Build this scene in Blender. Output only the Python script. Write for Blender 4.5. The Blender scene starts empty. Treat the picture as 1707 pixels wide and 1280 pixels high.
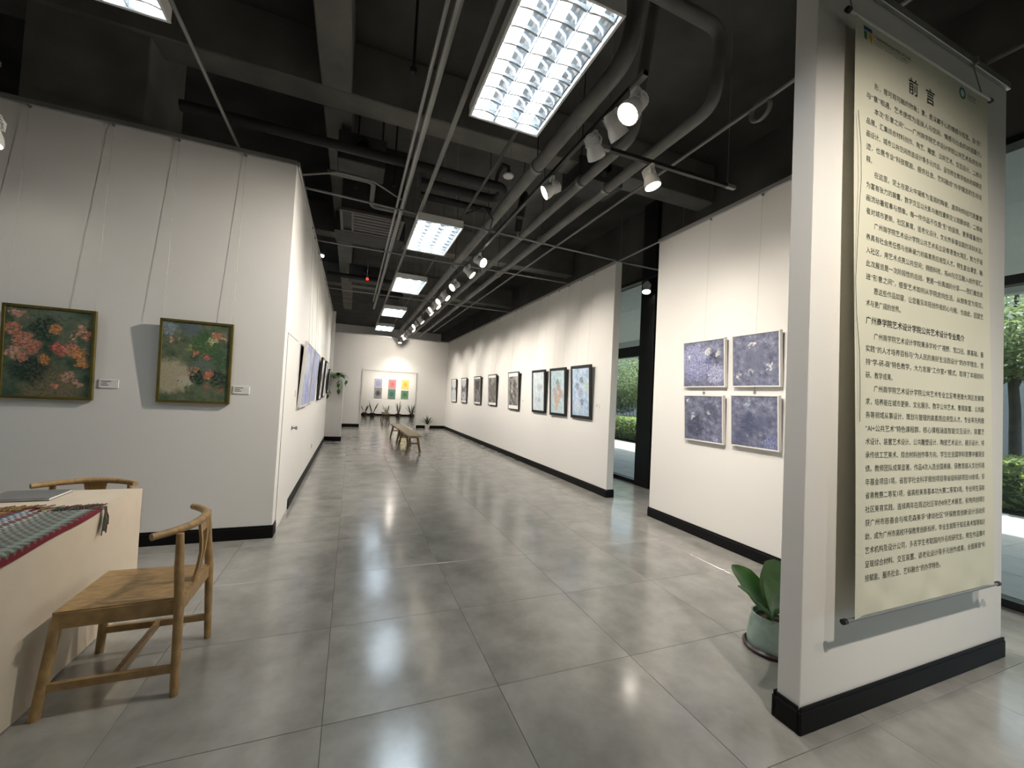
import bpy, math, random
from mathutils import Matrix, Vector
random.seed(7)
sc = bpy.context.scene
COL = sc.collection
PI = math.pi

# ------------------------------------------------------------------ camera, sky, sun, exposure
F_PX = 674.5584
RC = ((0.928197, -0.368539, 0.051268), (0.060083, 0.012475, -0.998115), (0.367205, 0.929528, 0.033722))
cam_d = bpy.data.cameras.new('camera'); cam = bpy.data.objects.new('camera', cam_d); COL.objects.link(cam)
cam_d.sensor_width = 36.0; cam_d.lens = F_PX/1707*36.0; cam_d.clip_start = .02; cam_d.clip_end = 300
cam.matrix_world = Matrix(((RC[0][0], -RC[1][0], -RC[2][0], 0), (RC[0][1], -RC[1][1], -RC[2][1], 0), (RC[0][2], -RC[1][2], -RC[2][2], 1.5), (0, 0, 0, 1)))
sc.camera = cam
w = bpy.data.worlds.new('sky'); sc.world = w; w.use_nodes = True
wn = w.node_tree
sky = wn.nodes.new('ShaderNodeTexSky'); sky.sky_type = 'NISHITA'; sky.sun_disc = False
sky.sun_elevation = math.radians(61); sky.sun_rotation = math.radians(80); sky.dust_density = 3
bgn = wn.nodes['Background']; wn.links.new(sky.outputs[0], bgn.inputs[0]); bgn.inputs[1].default_value = .27
sd = bpy.data.lights.new('sun', 'SUN'); sd.energy = 3.4; sd.angle = .01; sd.color = (1, .95, .86)
so = bpy.data.objects.new('sun', sd); COL.objects.link(so)
so.rotation_euler = Vector((-.53, .1, -.95)).to_track_quat('-Z', 'Y').to_euler(); so.location = (20, 5, 30)
vs = sc.view_settings
vs.view_transform = 'Standard'; vs.look = 'None'; vs.gamma = 1; vs.use_curve_mapping = False; vs.exposure = 1.5
sc.cycles.caustics_reflective = False; sc.cycles.sample_clamp_indirect = 3.0
TUBE_L = 16.0          # radiance of the fluorescent tubes
SPOT_W = 120.0          # power of one track spotlight

# ------------------------------------------------------------------ helpers
def tag(o, label=None, cat=None, group=None, kind=None):
    if label: o['label'] = label
    if cat: o['category'] = cat
    if group: o['group'] = group
    if kind: o['kind'] = kind
    return o
def thing(name, label, cat, loc=(0, 0, 0), rz=0.0, group=None):
    o = bpy.data.objects.new(name, None); COL.objects.link(o); o.empty_display_size = .1
    o.location = loc; o.rotation_euler = (0, 0, rz)
    return tag(o, label, cat, group)
class MB:
    def __init__(s): s.v = []; s.f = []; s.uv = None; s.mi = []
    def add(s, vs, fs, M=None):
        b = len(s.v)
        s.v += [tuple(M @ Vector(p)) if M else tuple(p) for p in vs]
        s.f += [tuple(i+b for i in f) for f in fs]
        return s
    def box(s, x0, x1, y0, y1, z0, z1, M=None):
        return s.add([(x0,y0,z0),(x1,y0,z0),(x1,y1,z0),(x0,y1,z0),(x0,y0,z1),(x1,y0,z1),(x1,y1,z1),(x0,y1,z1)],
                     [(0,3,2,1),(4,5,6,7),(0,1,5,4),(1,2,6,5),(2,3,7,6),(3,0,4,7)], M)
    def bev(s, x0, x1, y0, y1, z0, z1, b=.004, M=None):
        vs = []; idx = {}
        for i, (X, sx) in enumerate(((x0, 1), (x1, -1))):
            for j, (Y, sy) in enumerate(((y0, 1), (y1, -1))):
                for k, (Z, sz) in enumerate(((z0, 1), (z1, -1))):
                    idx[i,j,k] = len(vs)
                    vs += [(X, Y+sy*b, Z+sz*b), (X+sx*b, Y, Z+sz*b), (X+sx*b, Y+sy*b, Z)]
        g = lambda i,j,k,a: idx[i,j,k]+a
        fs = [tuple(g(i,j,k,0) for j,k in ((0,0),(0,1),(1,1),(1,0))) for i in (0,1)]
        fs += [tuple(g(i,j,k,1) for i,k in ((0,0),(1,0),(1,1),(0,1))) for j in (0,1)]
        fs += [tuple(g(i,j,k,2) for i,j in ((0,0),(0,1),(1,1),(1,0))) for k in (0,1)]
        for j in (0,1):
            for k in (0,1): fs.append((g(0,j,k,1), g(1,j,k,1), g(1,j,k,2), g(0,j,k,2)))
        for i in (0,1):
            for k in (0,1): fs.append((g(i,0,k,0), g(i,1,k,0), g(i,1,k,2), g(i,0,k,2)))
        for i in (0,1):
            for j in (0,1): fs.append((g(i,j,0,0), g(i,j,1,0), g(i,j,1,1), g(i,j,0,1)))
        for i in (0,1):
            for j in (0,1):
                for k in (0,1): fs.append((g(i,j,k,0), g(i,j,k,1), g(i,j,k,2)))
        return s.add(vs, fs, M)
    def tube(s, pts, r, n=8, caps=True, M=None):
        pts = [Vector(p) for p in pts]; m = len(pts)
        rs = r if isinstance(r, (list, tuple)) else [r]*m
        up = None; vs = []; fs = []
        for i, p in enumerate(pts):
            t = (pts[min(i+1, m-1)]-pts[max(i-1, 0)]).normalized()
            if up is None:
                a = Vector((0,0,1)) if abs(t.z) < .9 else Vector((1,0,0))
                up = t.cross(a).normalized()
            else:
                up = (up-t*up.dot(t)).normalized()
            b = t.cross(up)
            for k in range(n):
                a = 2*PI*k/n
                vs.append(p+(up*math.cos(a)+b*math.sin(a))*rs[i])
        for i in range(m-1):
            for k in range(n):
                fs.append((i*n+k, i*n+(k+1)%n, (i+1)*n+(k+1)%n, (i+1)*n+k))
        if caps: fs += [tuple(range(n))[::-1], tuple(range((m-1)*n, m*n))]
        return s.add(vs, fs, M)
    def bar(s, pts, hw, hh, up=(0,0,1), M=None):
        pts = [Vector(p) for p in pts]; m = len(pts); vs = []; fs = []
        for i, p in enumerate(pts):
            t = (pts[min(i+1, m-1)]-pts[max(i-1, 0)]).normalized()
            x = t.cross(Vector(up)).normalized(); u = x.cross(t)
            a = hw[i] if isinstance(hw, (list, tuple)) else hw
            h = hh[i] if isinstance(hh, (list, tuple)) else hh
            vs += [p-x*a-u*h, p+x*a-u*h, p+x*a+u*h, p-x*a+u*h]
        for i in range(m-1):
            for k in range(4): fs.append((i*4+k, i*4+(k+1)%4, (i+1)*4+(k+1)%4, (i+1)*4+k))
        fs += [(3,2,1,0), tuple(range((m-1)*4, m*4))]
        return s.add(vs, fs, M)
    def lathe(s, prof, n=20, M=None):
        vs = []; fs = []
        for r, z in prof:
            for k in range(n):
                a = 2*PI*k/n; vs.append((r*math.cos(a), r*math.sin(a), z))
        for i in range(len(prof)-1):
            for k in range(n): fs.append((i*n+k, i*n+(k+1)%n, (i+1)*n+(k+1)%n, (i+1)*n+k))
        return s.add(vs, fs, M)
    def grid(s, fn, nu, nv, M=None):
        vs = [fn(i/nu, j/nv) for j in range(nv+1) for i in range(nu+1)]
        fs = [(j*(nu+1)+i, j*(nu+1)+i+1, (j+1)*(nu+1)+i+1, (j+1)*(nu+1)+i) for j in range(nv) for i in range(nu)]
        b = len(s.v); s.add(vs, fs, M)
        if s.uv is None: s.uv = {}
        for j in range(nv+1):
            for i in range(nu+1): s.uv[b+j*(nu+1)+i] = (i/nu, j/nv)
        return s
    def build(s, name, mat, parent=None, origin=None, smooth=False, mats=None):
        me = bpy.data.meshes.new(name)
        vs = s.v if origin is None else [(p[0]-origin[0], p[1]-origin[1], p[2]-origin[2]) for p in s.v]
        me.from_pydata([tuple(p) for p in vs], [], s.f)
        me.materials.append(mat)
        if s.uv is not None:
            l = me.uv_layers.new(name='UVMap')
            for lp in me.loops:
                if lp.vertex_index in s.uv: l.data[lp.index].uv = s.uv[lp.vertex_index]
        me.validate(); me.update()
        if smooth:
            me.polygons.foreach_set('use_smooth', [True]*len(me.polygons))
            try: me.set_sharp_from_angle(angle=.7)
            except Exception: pass
        o = bpy.data.objects.new(name, me); COL.objects.link(o)
        if origin is not None: o.location = origin
        if parent: o.parent = parent
        return o
def kids(o): return [c for c in bpy.data.objects if c.parent == o]
def dup(root, loc, rz, label, group=None):
    ch = {}
    for c in list(bpy.data.objects):
        if c.parent: ch.setdefault(c.parent.name, []).append(c)
    def cp(o, p):
        c = o.copy(); COL.objects.link(c); c.parent = p
        for k in ch.get(o.name, []): cp(k, c)
        return c
    r = cp(root, None); r.location = loc; r.rotation_euler = (0, 0, rz); r['label'] = label
    if group: r['group'] = group
    return r
def frame_to(p, d, roll=(0,0,1)):
    z = Vector(d).normalized(); x = Vector(roll).cross(z)
    if x.length < 1e-4: x = Vector((1,0,0))
    x.normalize(); y = z.cross(x)
    return Matrix(((x.x,y.x,z.x,p[0]),(x.y,y.y,z.y,p[1]),(x.z,y.z,z.z,p[2]),(0,0,0,1)))

# ------------------------------------------------------------------ materials
def mat(name, col, rough=.5, metal=0.0, spec=.5, emit=None, es=0, bump=0, bscale=40, var=0, vscale=4, stretch=None, trans=0):
    m = bpy.data.materials.new(name); m.use_nodes = True; nt = m.node_tree; p = nt.nodes['Principled BSDF']
    p.inputs['Base Color'].default_value = (*col, 1); p.inputs['Roughness'].default_value = rough
    p.inputs['Metallic'].default_value = metal; p.inputs['Specular IOR Level'].default_value = spec
    if trans: p.inputs['Transmission Weight'].default_value = trans
    if emit: p.inputs['Emission Color'].default_value = (*emit, 1); p.inputs['Emission Strength'].default_value = es
    if bump or var:
        tc = nt.nodes.new('ShaderNodeTexCoord'); mp = nt.nodes.new('ShaderNodeMapping')
        nt.links.new(tc.outputs['Object'], mp.inputs[0])
        if stretch: mp.inputs['Scale'].default_value = stretch
        if var:
            n = nt.nodes.new('ShaderNodeTexNoise'); n.inputs['Scale'].default_value = vscale; n.inputs['Detail'].default_value = 5
            nt.links.new(mp.outputs[0], n.inputs['Vector'])
            r = nt.nodes.new('ShaderNodeValToRGB'); r.color_ramp.elements[0].position = .3; r.color_ramp.elements[1].position = .7
            r.color_ramp.elements[0].color = (*[c*(1-var) for c in col], 1); r.color_ramp.elements[1].color = (*[min(1, c*(1+var)) for c in col], 1)
            nt.links.new(n.outputs['Fac'], r.inputs[0]); nt.links.new(r.outputs[0], p.inputs['Base Color'])
        if bump:
            n2 = nt.nodes.new('ShaderNodeTexNoise'); n2.inputs['Scale'].default_value = bscale; n2.inputs['Detail'].default_value = 4
            nt.links.new(mp.outputs[0], n2.inputs['Vector'])
            b = nt.nodes.new('ShaderNodeBump'); b.inputs['Strength'].default_value = bump; b.inputs['Distance'].default_value = .01
            nt.links.new(n2.outputs['Fac'], b.inputs['Height']); nt.links.new(b.outputs[0], p.inputs['Normal'])
    return m
M = {}
M['wall'] = mat('white_wall_paint', (.80, .785, .755), .75, spec=.3, bump=.05, bscale=120)
M['base'] = mat('black_skirting', (.005, .005, .005), .55, spec=.15, bump=.05)
M['rail'] = mat('aluminium_rail', (.55, .55, .54), .35, .8, var=.05)
M['dark'] = mat('dark_ceiling_paint', (.085, .083, .078), .85, spec=.2, var=.25, vscale=1.5)
M['beam'] = mat('dark_concrete_beam', (.20, .194, .18), .9, spec=.2, var=.2, vscale=2.5, bump=.2, bscale=12)
M['pipe'] = mat('grey_painted_pipe', (.17, .168, .163), .6, var=.15, vscale=5)
M['lag'] = mat('black_foam_lagging', (.022, .022, .024), .8, var=.2, bump=.15, bscale=60)
M['steel'] = mat('galvanised_steel', (.26, .26, .25), .45, .5, var=.1)
M['black'] = mat('black_metal', (.015, .015, .016), .45, var=.1)
M['white_metal'] = mat('white_enamel', (.78, .78, .76), .4, var=.02)
M['wood'] = mat('pale_oiled_wood', (.36, .225, .095), .45, var=.28, vscale=3.5, stretch=(5, 14, 5), bump=.05, bscale=30)
M['bench'] = mat('bench_wood', (.36, .25, .12), .5, var=.25, vscale=3, stretch=(14, 3, 14), bump=.06, bscale=30)
M['bench_dark'] = mat('bench_leg_wood', (.20, .125, .05), .5, var=.25, vscale=3, stretch=(10, 10, 2))
M['cloth'] = mat('beige_linen', (.60, .52, .41), .95, spec=.1, bump=.25, bscale=300, var=.04, vscale=6)
M['paper'] = mat('white_paper', (.82, .81, .78), .8, var=.02)
M['ink'] = mat('black_ink', (.012, .012, .012), .8, var=.1)
M['olive'] = mat('olive_bronze_frame', (.13, .105, .022), .4, .3, var=.2, vscale=8)
M['blackframe'] = mat('black_wood_frame', (.010, .010, .011), .4, var=.2)
M['whiteframe'] = mat('white_wood_frame', (.72, .70, .68), .55, var=.03)
M['wire'] = mat('steel_wire', (.30, .29, .27), .5, .3, var=.1)
M['plant'] = mat('broad_leaf', (.035, .115, .018), .35, var=.35, vscale=9)
M['plant2'] = mat('dark_leaf', (.03, .075, .025), .45, var=.4, vscale=14)
M['soil'] = mat('soil', (.03, .022, .015), .95, bump=.4, bscale=80)
M['glaze'] = mat('mint_glazed_pot', (.36, .48, .42), .3, var=.18, vscale=14, bump=.1, bscale=30)
M['darkglaze'] = mat('dark_brown_glaze', (.05, .022, .015), .35, var=.3)
M['terracotta'] = mat('brown_pot', (.13, .06, .035), .6, var=.3, vscale=10)
M['whitepot'] = mat('white_ceramic', (.75, .74, .72), .35, var=.02)
M['mirror'] = mat('bright_aluminium_louvre', (.82, .85, .88), .22, .85, var=.05)
M['reflector'] = mat('satin_reflector', (.74, .80, .86), .16, .97, var=.02)
M['tube'] = mat('lit_fluorescent_tube', (.9, .9, .9), .5, emit=(.80, .92, 1.0), es=TUBE_L)
M['lens'] = mat('lit_spot_lens', (.9, .9, .85), .3, emit=(1, .88, .70), es=7)
M['red'] = mat('red_indicator', (.5, .02, .02), .4, emit=(1, .05, .02), es=.6)
M['mull'] = mat('dark_window_frame', (.018, .019, .018), .4, .4, var=.15)
M['bark'] = mat('bark', (.10, .085, .065), .9, var=.4, bump=.5, bscale=20)
def leaf_mat(name, col, tr):
    m = mat(name, col, .5, var=.45, vscale=3); nt = m.node_tree; p = nt.nodes['Principled BSDF']; o = [n for n in nt.nodes if n.type == 'OUTPUT_MATERIAL'][0]
    t = nt.nodes.new('ShaderNodeBsdfTranslucent'); t.inputs[0].default_value = (*tr, 1); mx = nt.nodes.new('ShaderNodeMixShader'); mx.inputs[0].default_value = .5
    nt.links.new(p.outputs[0], mx.inputs[1]); nt.links.new(t.outputs[0], mx.inputs[2]); nt.links.new(mx.outputs[0], o.inputs[0]); return m
M['leafA'] = leaf_mat('garden_leaf', (.17, .22, .10), (.30, .36, .16))
M['leafB'] = leaf_mat('hedge_leaf', (.22, .30, .12), (.36, .43, .17))
M['paving'] = mat('pale_paving', (.45, .44, .42), .6, var=.12, vscale=2, bump=.1)
M['render'] = mat('beige_render', (.50, .43, .36), .85, var=.08)
M['soffit'] = mat('pale_soffit', (.52, .55, .56), .7, var=.04)
M['book'] = mat('grey_cover', (.17, .165, .165), .5, var=.12)
M['metalbox'] = mat('dark_unit', (.05, .05, .05), .6, .2, var=.3)
M['grille'] = mat('grey_grille', (.16, .155, .15), .6, .2, var=.1)
M['cord'] = mat('black_cord', (.012, .012, .012), .6, var=.1)
M['smoke'] = mat('off_white_plastic', (.72, .72, .70), .5, var=.02)
def glass_mat():
    m = bpy.data.materials.new('window_glass'); m.use_nodes = True; nt = m.node_tree
    for n in list(nt.nodes): nt.nodes.remove(n)
    o = nt.nodes.new('ShaderNodeOutputMaterial'); mx = nt.nodes.new('ShaderNodeMixShader')
    t = nt.nodes.new('ShaderNodeBsdfTransparent'); t.inputs[0].default_value = (.80, .86, .84, 1)
    g = nt.nodes.new('ShaderNodeBsdfGlossy'); g.inputs['Roughness'].default_value = .02
    ge = nt.nodes.new('ShaderNodeNewGeometry'); dt = nt.nodes.new('ShaderNodeVectorMath'); dt.operation = 'DOT_PRODUCT'
    nt.links.new(ge.outputs['Normal'], dt.inputs[0]); nt.links.new(ge.outputs['Incoming'], dt.inputs[1])
    def mth(op, a, b=0.0):
        n = nt.nodes.new('ShaderNodeMath'); n.operation = op
        for k, v in ((0, a), (1, b)):
            if isinstance(v, (int, float)): n.inputs[k].default_value = v
            else: nt.links.new(v, n.inputs[k])
        return n.outputs[0]
    ab = mth('ABSOLUTE', dt.outputs['Value']); fr = mth('MULTIPLY_ADD', mth('POWER', mth('SUBTRACT', 1.0, ab), 5.0), .96)
    fr.node.inputs[2].default_value = .04
    nt.links.new(fr, mx.inputs[0]); nt.links.new(t.outputs[0], mx.inputs[1]); nt.links.new(g.outputs[0], mx.inputs[2])
    nt.links.new(mx.outputs[0], o.inputs[0]); return m
M['glass'] = glass_mat()
def tile_mat():
    m = bpy.data.materials.new('grey_porcelain_tile'); m.use_nodes = True; nt = m.node_tree; p = nt.nodes['Principled BSDF']
    ge = nt.nodes.new('ShaderNodeNewGeometry'); oi = nt.nodes.new('ShaderNodeObjectInfo')
    ad = nt.nodes.new('ShaderNodeVectorMath'); ad.operation = 'MULTIPLY_ADD'
    cb = nt.nodes.new('ShaderNodeCombineXYZ'); nt.links.new(oi.outputs['Random'], cb.inputs[0]); nt.links.new(oi.outputs['Random'], cb.inputs[1])
    nt.links.new(cb.outputs[0], ad.inputs[0]); ad.inputs[1].default_value = (40, 70, 0); nt.links.new(ge.outputs['Position'], ad.inputs[2])
    n = nt.nodes.new('ShaderNodeTexNoise'); n.noise_dimensions = '2D'; n.inputs['Scale'].default_value = 3.0; n.inputs['Detail'].default_value = 4; n.inputs['Roughness'].default_value = .6
    nt.links.new(ad.outputs[0], n.inputs['Vector'])
    r = nt.nodes.new('ShaderNodeValToRGB'); r.color_ramp.elements[0].position = .3; r.color_ramp.elements[1].position = .72
    r.color_ramp.elements[0].color = (.255, .247, .228, 1); r.color_ramp.elements[1].color = (.375, .366, .340, 1)
    nt.links.new(n.outputs['Fac'], r.inputs[0]); nt.links.new(r.outputs[0], p.inputs['Base Color'])
    mr = nt.nodes.new('ShaderNodeMapRange'); mr.inputs[3].default_value = .12; mr.inputs[4].default_value = .24
    nt.links.new(n.outputs['Fac'], mr.inputs[0]); nt.links.new(mr.outputs[0], p.inputs['Roughness'])
    p.inputs['Specular IOR Level'].default_value = 1.0
    return m
M['tile'] = tile_mat()
M['grout'] = mat('dark_grout', (.10, .096, .088), .9, var=.1)
def art(name, ramp, blobs=(), scale=4, detail=8, dist=.12, aspect=1.3, rough=.6, stretch=(1, 1), fine=.0):
    # an abstract painted surface: noise-driven ground plus broken dabs of colour
    m = bpy.data.materials.new(name); m.use_nodes = True; nt = m.node_tree; p = nt.nodes['Principled BSDF']
    p.inputs['Roughness'].default_value = rough; L = nt.links.new
    tc = nt.nodes.new('ShaderNodeTexCoord'); mp = nt.nodes.new('ShaderNodeMapping'); mp.inputs['Scale'].default_value = (1, aspect, 1)
    L(tc.outputs['UV'], mp.inputs[0])
    ms = nt.nodes.new('ShaderNodeMapping'); ms.inputs['Scale'].default_value = (stretch[0], stretch[1], 1); L(mp.outputs[0], ms.inputs[0])
    n = nt.nodes.new('ShaderNodeTexNoise'); n.inputs['Scale'].default_value = scale; n.inputs['Detail'].default_value = detail; n.inputs['Roughness'].default_value = .65
    L(ms.outputs[0], n.inputs['Vector'])
    r = nt.nodes.new('ShaderNodeValToRGB'); e = r.color_ramp.elements
    while len(e) < len(ramp): e.new(.5)
    for k, (pos, c) in enumerate(ramp): e[k].position = pos; e[k].color = (*c, 1)
    L(n.outputs['Fac'], r.inputs[0]); cur = r.outputs[0]
    nn = nt.nodes.new('ShaderNodeTexNoise'); nn.inputs['Scale'].default_value = 13; nn.inputs['Detail'].default_value = 4; L(mp.outputs[0], nn.inputs['Vector'])
    sb = nt.nodes.new('ShaderNodeVectorMath'); sb.operation = 'SUBTRACT'; L(nn.outputs['Color'], sb.inputs[0]); sb.inputs[1].default_value = (.5, .5, .5)
    sc_ = nt.nodes.new('ShaderNodeVectorMath'); sc_.operation = 'SCALE'; L(sb.outputs[0], sc_.inputs[0]); sc_.inputs['Scale'].default_value = dist*2
    pv = nt.nodes.new('ShaderNodeVectorMath'); pv.operation = 'ADD'; L(mp.outputs[0], pv.inputs[0]); L(sc_.outputs[0], pv.inputs[1])
    if blobs:
        dn = nt.nodes.new('ShaderNodeTexNoise'); dn.inputs['Scale'].default_value = 26; dn.inputs['Detail'].default_value = 3; L(mp.outputs[0], dn.inputs['Vector'])
        dn2 = nt.nodes.new('ShaderNodeTexNoise'); dn2.inputs['Scale'].default_value = 34; dn2.inputs['Detail'].default_value = 2; dn2.inputs['Distortion'].default_value = 1.2; L(mp.outputs[0], dn2.inputs['Vector'])
    for (u, v, rad, c, *soft) in blobs:
        d = nt.nodes.new('ShaderNodeVectorMath'); d.operation = 'DISTANCE'; L(pv.outputs[0], d.inputs[0]); d.inputs[1].default_value = (u, v*aspect, 0)
        a = nt.nodes.new('ShaderNodeMapRange'); a.interpolation_type = 'SMOOTHSTEP'; L(d.outputs['Value'], a.inputs[0])
        s0 = soft[0] if soft else .55
        a.inputs[1].default_value = rad*s0; a.inputs[2].default_value = rad; a.inputs[3].default_value = 1; a.inputs[4].default_value = 0
        b = nt.nodes.new('ShaderNodeMapRange'); L(dn.outputs['Fac'], b.inputs[0]); b.inputs[1].default_value = .36; b.inputs[2].default_value = .56
        b.inputs[3].default_value = .15 if not soft else .8; b.inputs[4].default_value = 1
        mu = nt.nodes.new('ShaderNodeMath'); mu.operation = 'MULTIPLY'; L(a.outputs[0], mu.inputs[0]); L(b.outputs[0], mu.inputs[1])
        mx = nt.nodes.new('ShaderNodeMix'); mx.data_type = 'RGBA'; L(mu.outputs[0], mx.inputs[0]); L(cur, mx.inputs[6]); mx.inputs[7].default_value = (*c, 1)
        if not soft and max(c) > .3:                      # petals: broken light and dark strokes
            pc = nt.nodes.new('ShaderNodeValToRGB'); pe = pc.color_ramp.elements; pe[0].position = .36; pe[1].position = .66
            pe[0].color = (*[v*.72 for v in c], 1); pe[1].color = (*[min(.85, v*1.3+.14) for v in c], 1)
            L(dn2.outputs['Fac'], pc.inputs[0]); L(pc.outputs[0], mx.inputs[7])
        cur = mx.outputs[2]
    L(cur, p.inputs['Base Color']); return m

# ------------------------------------------------------------------ the setting
WH = 3.78           # height of the white partition walls
def struct(o): o['kind'] = 'structure'; return o
XT, YT, X0, Y0 = .8355, .798, -.033, 2.005       # tile pitch and a joint crossing
fl = struct(MB().box(-7, 5.12, -4, 26.0, -.12, -.006).build('floor', M['grout']))
def tile_mesh():
    b = MB(); b.bev(.0011, XT-.0011, .0011, YT-.0011, -.02, 0, .001); return b
t0 = tile_mesh().build('floor_tile', M['tile'], fl)
first = True; far = MB()
for i in range(-9, 7):
    for j in range(-8, 31):
        x = X0+i*XT; y = Y0+j*YT
        if x+XT > 5.13 or y+YT > 26: continue
        vis = -5 <= i <= 6 and -2 <= j <= 15 and not (x < -3.6 or (x < -1.5 and y > 4.4))
        if vis and first: t0.location = (x, y, 0); first = False
        elif vis:
            c = t0.copy(); COL.objects.link(c); c.location = (x, y, 0)
        else: far.bev(x+.0015, x+XT-.0015, y+.0015, y+YT-.0015, -.02, 0, .0015)
fo = far.build('distant_floor_tiles', M['tile'], fl); fo['kind'] = 'stuff'

def wall(name, x0, x1, y0, y1, z0=0, z1=WH, m='wall'):
    return struct(MB().bev(x0, x1, y0, y1, z0, z1, .003).build(name, M[m], origin=((x0+x1)/2, (y0+y1)/2, z0)))
YL = 4.607
wall('wall_left_front', -6.0, -.65, YL, YL+.12)
wall('wall_left', -.77, -.65, YL+.12, 13.0)
wall('wall_left_end', -.77, -.56, 13.0, 13.12)
wall('wall_right', 3.832, 3.956, 5.42, 17.5)
wall('wall_right_near', 3.832, 3.956, 1.9, 4.43)
PX0, PX1, PY0, PY1 = 2.04, 3.985, 1.285, 1.395
wall('wall_panel', PX0, PX1, PY0, PY1)
# back wall with the opening to the far room
wb = MB(); wb.box(-6, .36, 17.5, 17.68, 0, WH); wb.box(2.62, 3.832, 17.5, 17.68, 0, WH); wb.box(.36, 2.62, 17.5, 17.68, 2.37, WH)
struct(wb.build('wall_back', M['wall'], origin=(1.5, 17.5, 0)))
ja = MB(); ja.box(.36, .41, 17.47, 17.72, 0, 2.32); ja.box(2.57, 2.62, 17.47, 17.72, 0, 2.32); ja.box(.36, 2.62, 17.47, 17.72, 2.32, 2.37)
struct(ja.build('trim_1', M['whiteframe'], origin=(1.49, 17.5, 0)))
wall('wall_far', -2.0, 5.12, 25.6, 25.75, 0, 5.3)
wall('wall_far_left', -2.15, -2.0, 17.68, 25.75, 0, 5.3)
wall('wall_outer_left', -7.1, -7.0, -4, 26, 0, 5.3)
wall('wall_outer_back', -7, 5.12, -4.1, -4, 0, 5.3)
wall('wall_outer_corridor', -6.9, -6.8, 4.7, 17.5, 0, 5.3, 'dark')
def base(name, segs):
    b = MB()
    for (x0, x1, y0, y1) in segs:
        b.bev(x0, x1, y0, y1, 0, .105, .004)
        b.bev(x0+.005 if x1-x0 > .05 else x0+.003, x1-.005 if x1-x0 > .05 else x1-.003, y0+.003, y1-.003, .105, .125, .003)
    return struct(b.build(name, M['base'], origin=(segs[0][0], segs[0][2], 0)))
base('baseboard_left_front', [(-6, -.636, YL-.014, YL)])
base('baseboard_left', [(-.65, -.636, YL, 4.77), (-.65, -.636, 5.62, 13.0)])
base('baseboard_left_end', [(-.65, -.55, 12.985, 13.0), (-.56, -.545, 12.985, 13.12)])
base('baseboard_right', [(3.817, 3.832, 5.405, 17.5), (3.832, 3.971, 5.405, 5.42), (3.956, 3.971, 5.42, 17.5)])
base('baseboard_right_near', [(3.817, 3.832, 1.9, 4.445), (3.832, 3.971, 4.43, 4.445)])
base('baseboard_panel', [(PX0-.016, PX1+.016, PY0-.016, PY0), (PX0-.016, PX1+.016, PY1, PY1+.016), (PX0-.016, PX0, PY0, PY1), (PX1, PX1+.016, PY0, PY1)])
base('baseboard_back', [(-6, .36, 17.485, 17.5), (2.62, 3.832, 17.485, 17.5)])
base('baseboard_far', [(-2, 5.12, 25.585, 25.6)])
def toprail(name, x0, x1, y0, y1):
    return struct(MB().bev(x0, x1, y0, y1, WH-.045, WH+.004, .003).build(name, M['rail'], origin=(x0, y0, WH)))
toprail('trim_2', -6, -.65, YL-.022, YL)
toprail('trim_3', -.65, -.628, YL, 13.0)
toprail('trim_4', 3.81, 3.832, 5.42, 17.5)
toprail('trim_5', 3.81, 3.832, 1.9, 4.43)
toprail('trim_6', PX0, PX1, PY0-.022, PY0)
toprail('trim_7', -6, 3.832, 17.478, 17.5)
# ceiling slab and beams
ce = struct(MB().box(-7.1, 5.3, -4.1, 26, 5.3, 5.5).build('ceiling', M['dark']))
def beam(x0, x1, y0, y1, z=4.7):
    o = MB().bev(x0, x1, y0, y1, z, 5.3, .012).build('ceiling_beam', M['beam']); o.parent = ce; return o
for y in (.30, 4.69, 9.03, 13.3): beam(-7, 5.1, y, y+.33)
for x in (-.49, ): 
    for (a, b_) in ((-4, .30), (.63, 4.69), (5.02, 9.03), (9.36, 13.3), (13.63, 17.5)): beam(x, x+.30, a, b_)
struct(MB().bev(-2.80, -1.94, 4.735, 5.55, 0, 5.3, .01).build('column_1', M['beam'], origin=(-2.37, 5.1, 0)))
# ------------------------------------------------------------------ window wall to the garden
GX = 5.12
wall('wall_above_windows', GX-.02, GX+.25, -4, 26, 3.93, 5.5, 'dark')
struct(MB().bev(GX-.10, GX+.30, 5.86, 6.24, 0, 5.3, .005).build('column_2', M['mull'], origin=(GX, 6.05, 0)))
bays = [(-4, -1.5), (-1.5, 1.0), (1.0, 3.45), (3.45, 5.86), (6.24, 8.7), (8.7, 11.2), (11.2, 13.7), (13.7, 17.6)]
for n, (a, b_) in enumerate(bays, 1):
    wd = bpy.data.objects.new('window_%d' % n, None); COL.objects.link(wd); wd.location = (GX, a, 0); struct(wd)
    L_ = b_-a; fr = MB()
    tz = (2.42, 2.62) if a > 3 else (2.66, 2.74)
    fr.box(-.05, .05, 0, .06, 0, 3.93); fr.box(-.05, .05, L_-.06, L_, 0, 3.93)
    fr.box(-.05, .05, .06, L_-.06, 0, .06); fr.box(-.05, .05, .06, L_-.06, 3.87, 3.93); fr.box(-.05, .05, .06, L_-.06, *tz)
    if n == 4: fr.box(-.05, .05, .06, L_-.06, .95, 1.06); fr.box(-.05, .05, L_-.5, L_-.44, .06, tz[0])
    fr.build('window_frame', M['mull'], wd)
    MB().box(-.006, .006, .06, L_-.06, .06, tz[0]).build('pane', M['glass'], wd)
    MB().box(-.006, .006, .06, L_-.06, tz[1], 3.87).build('pane', M['glass'], wd)

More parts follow.
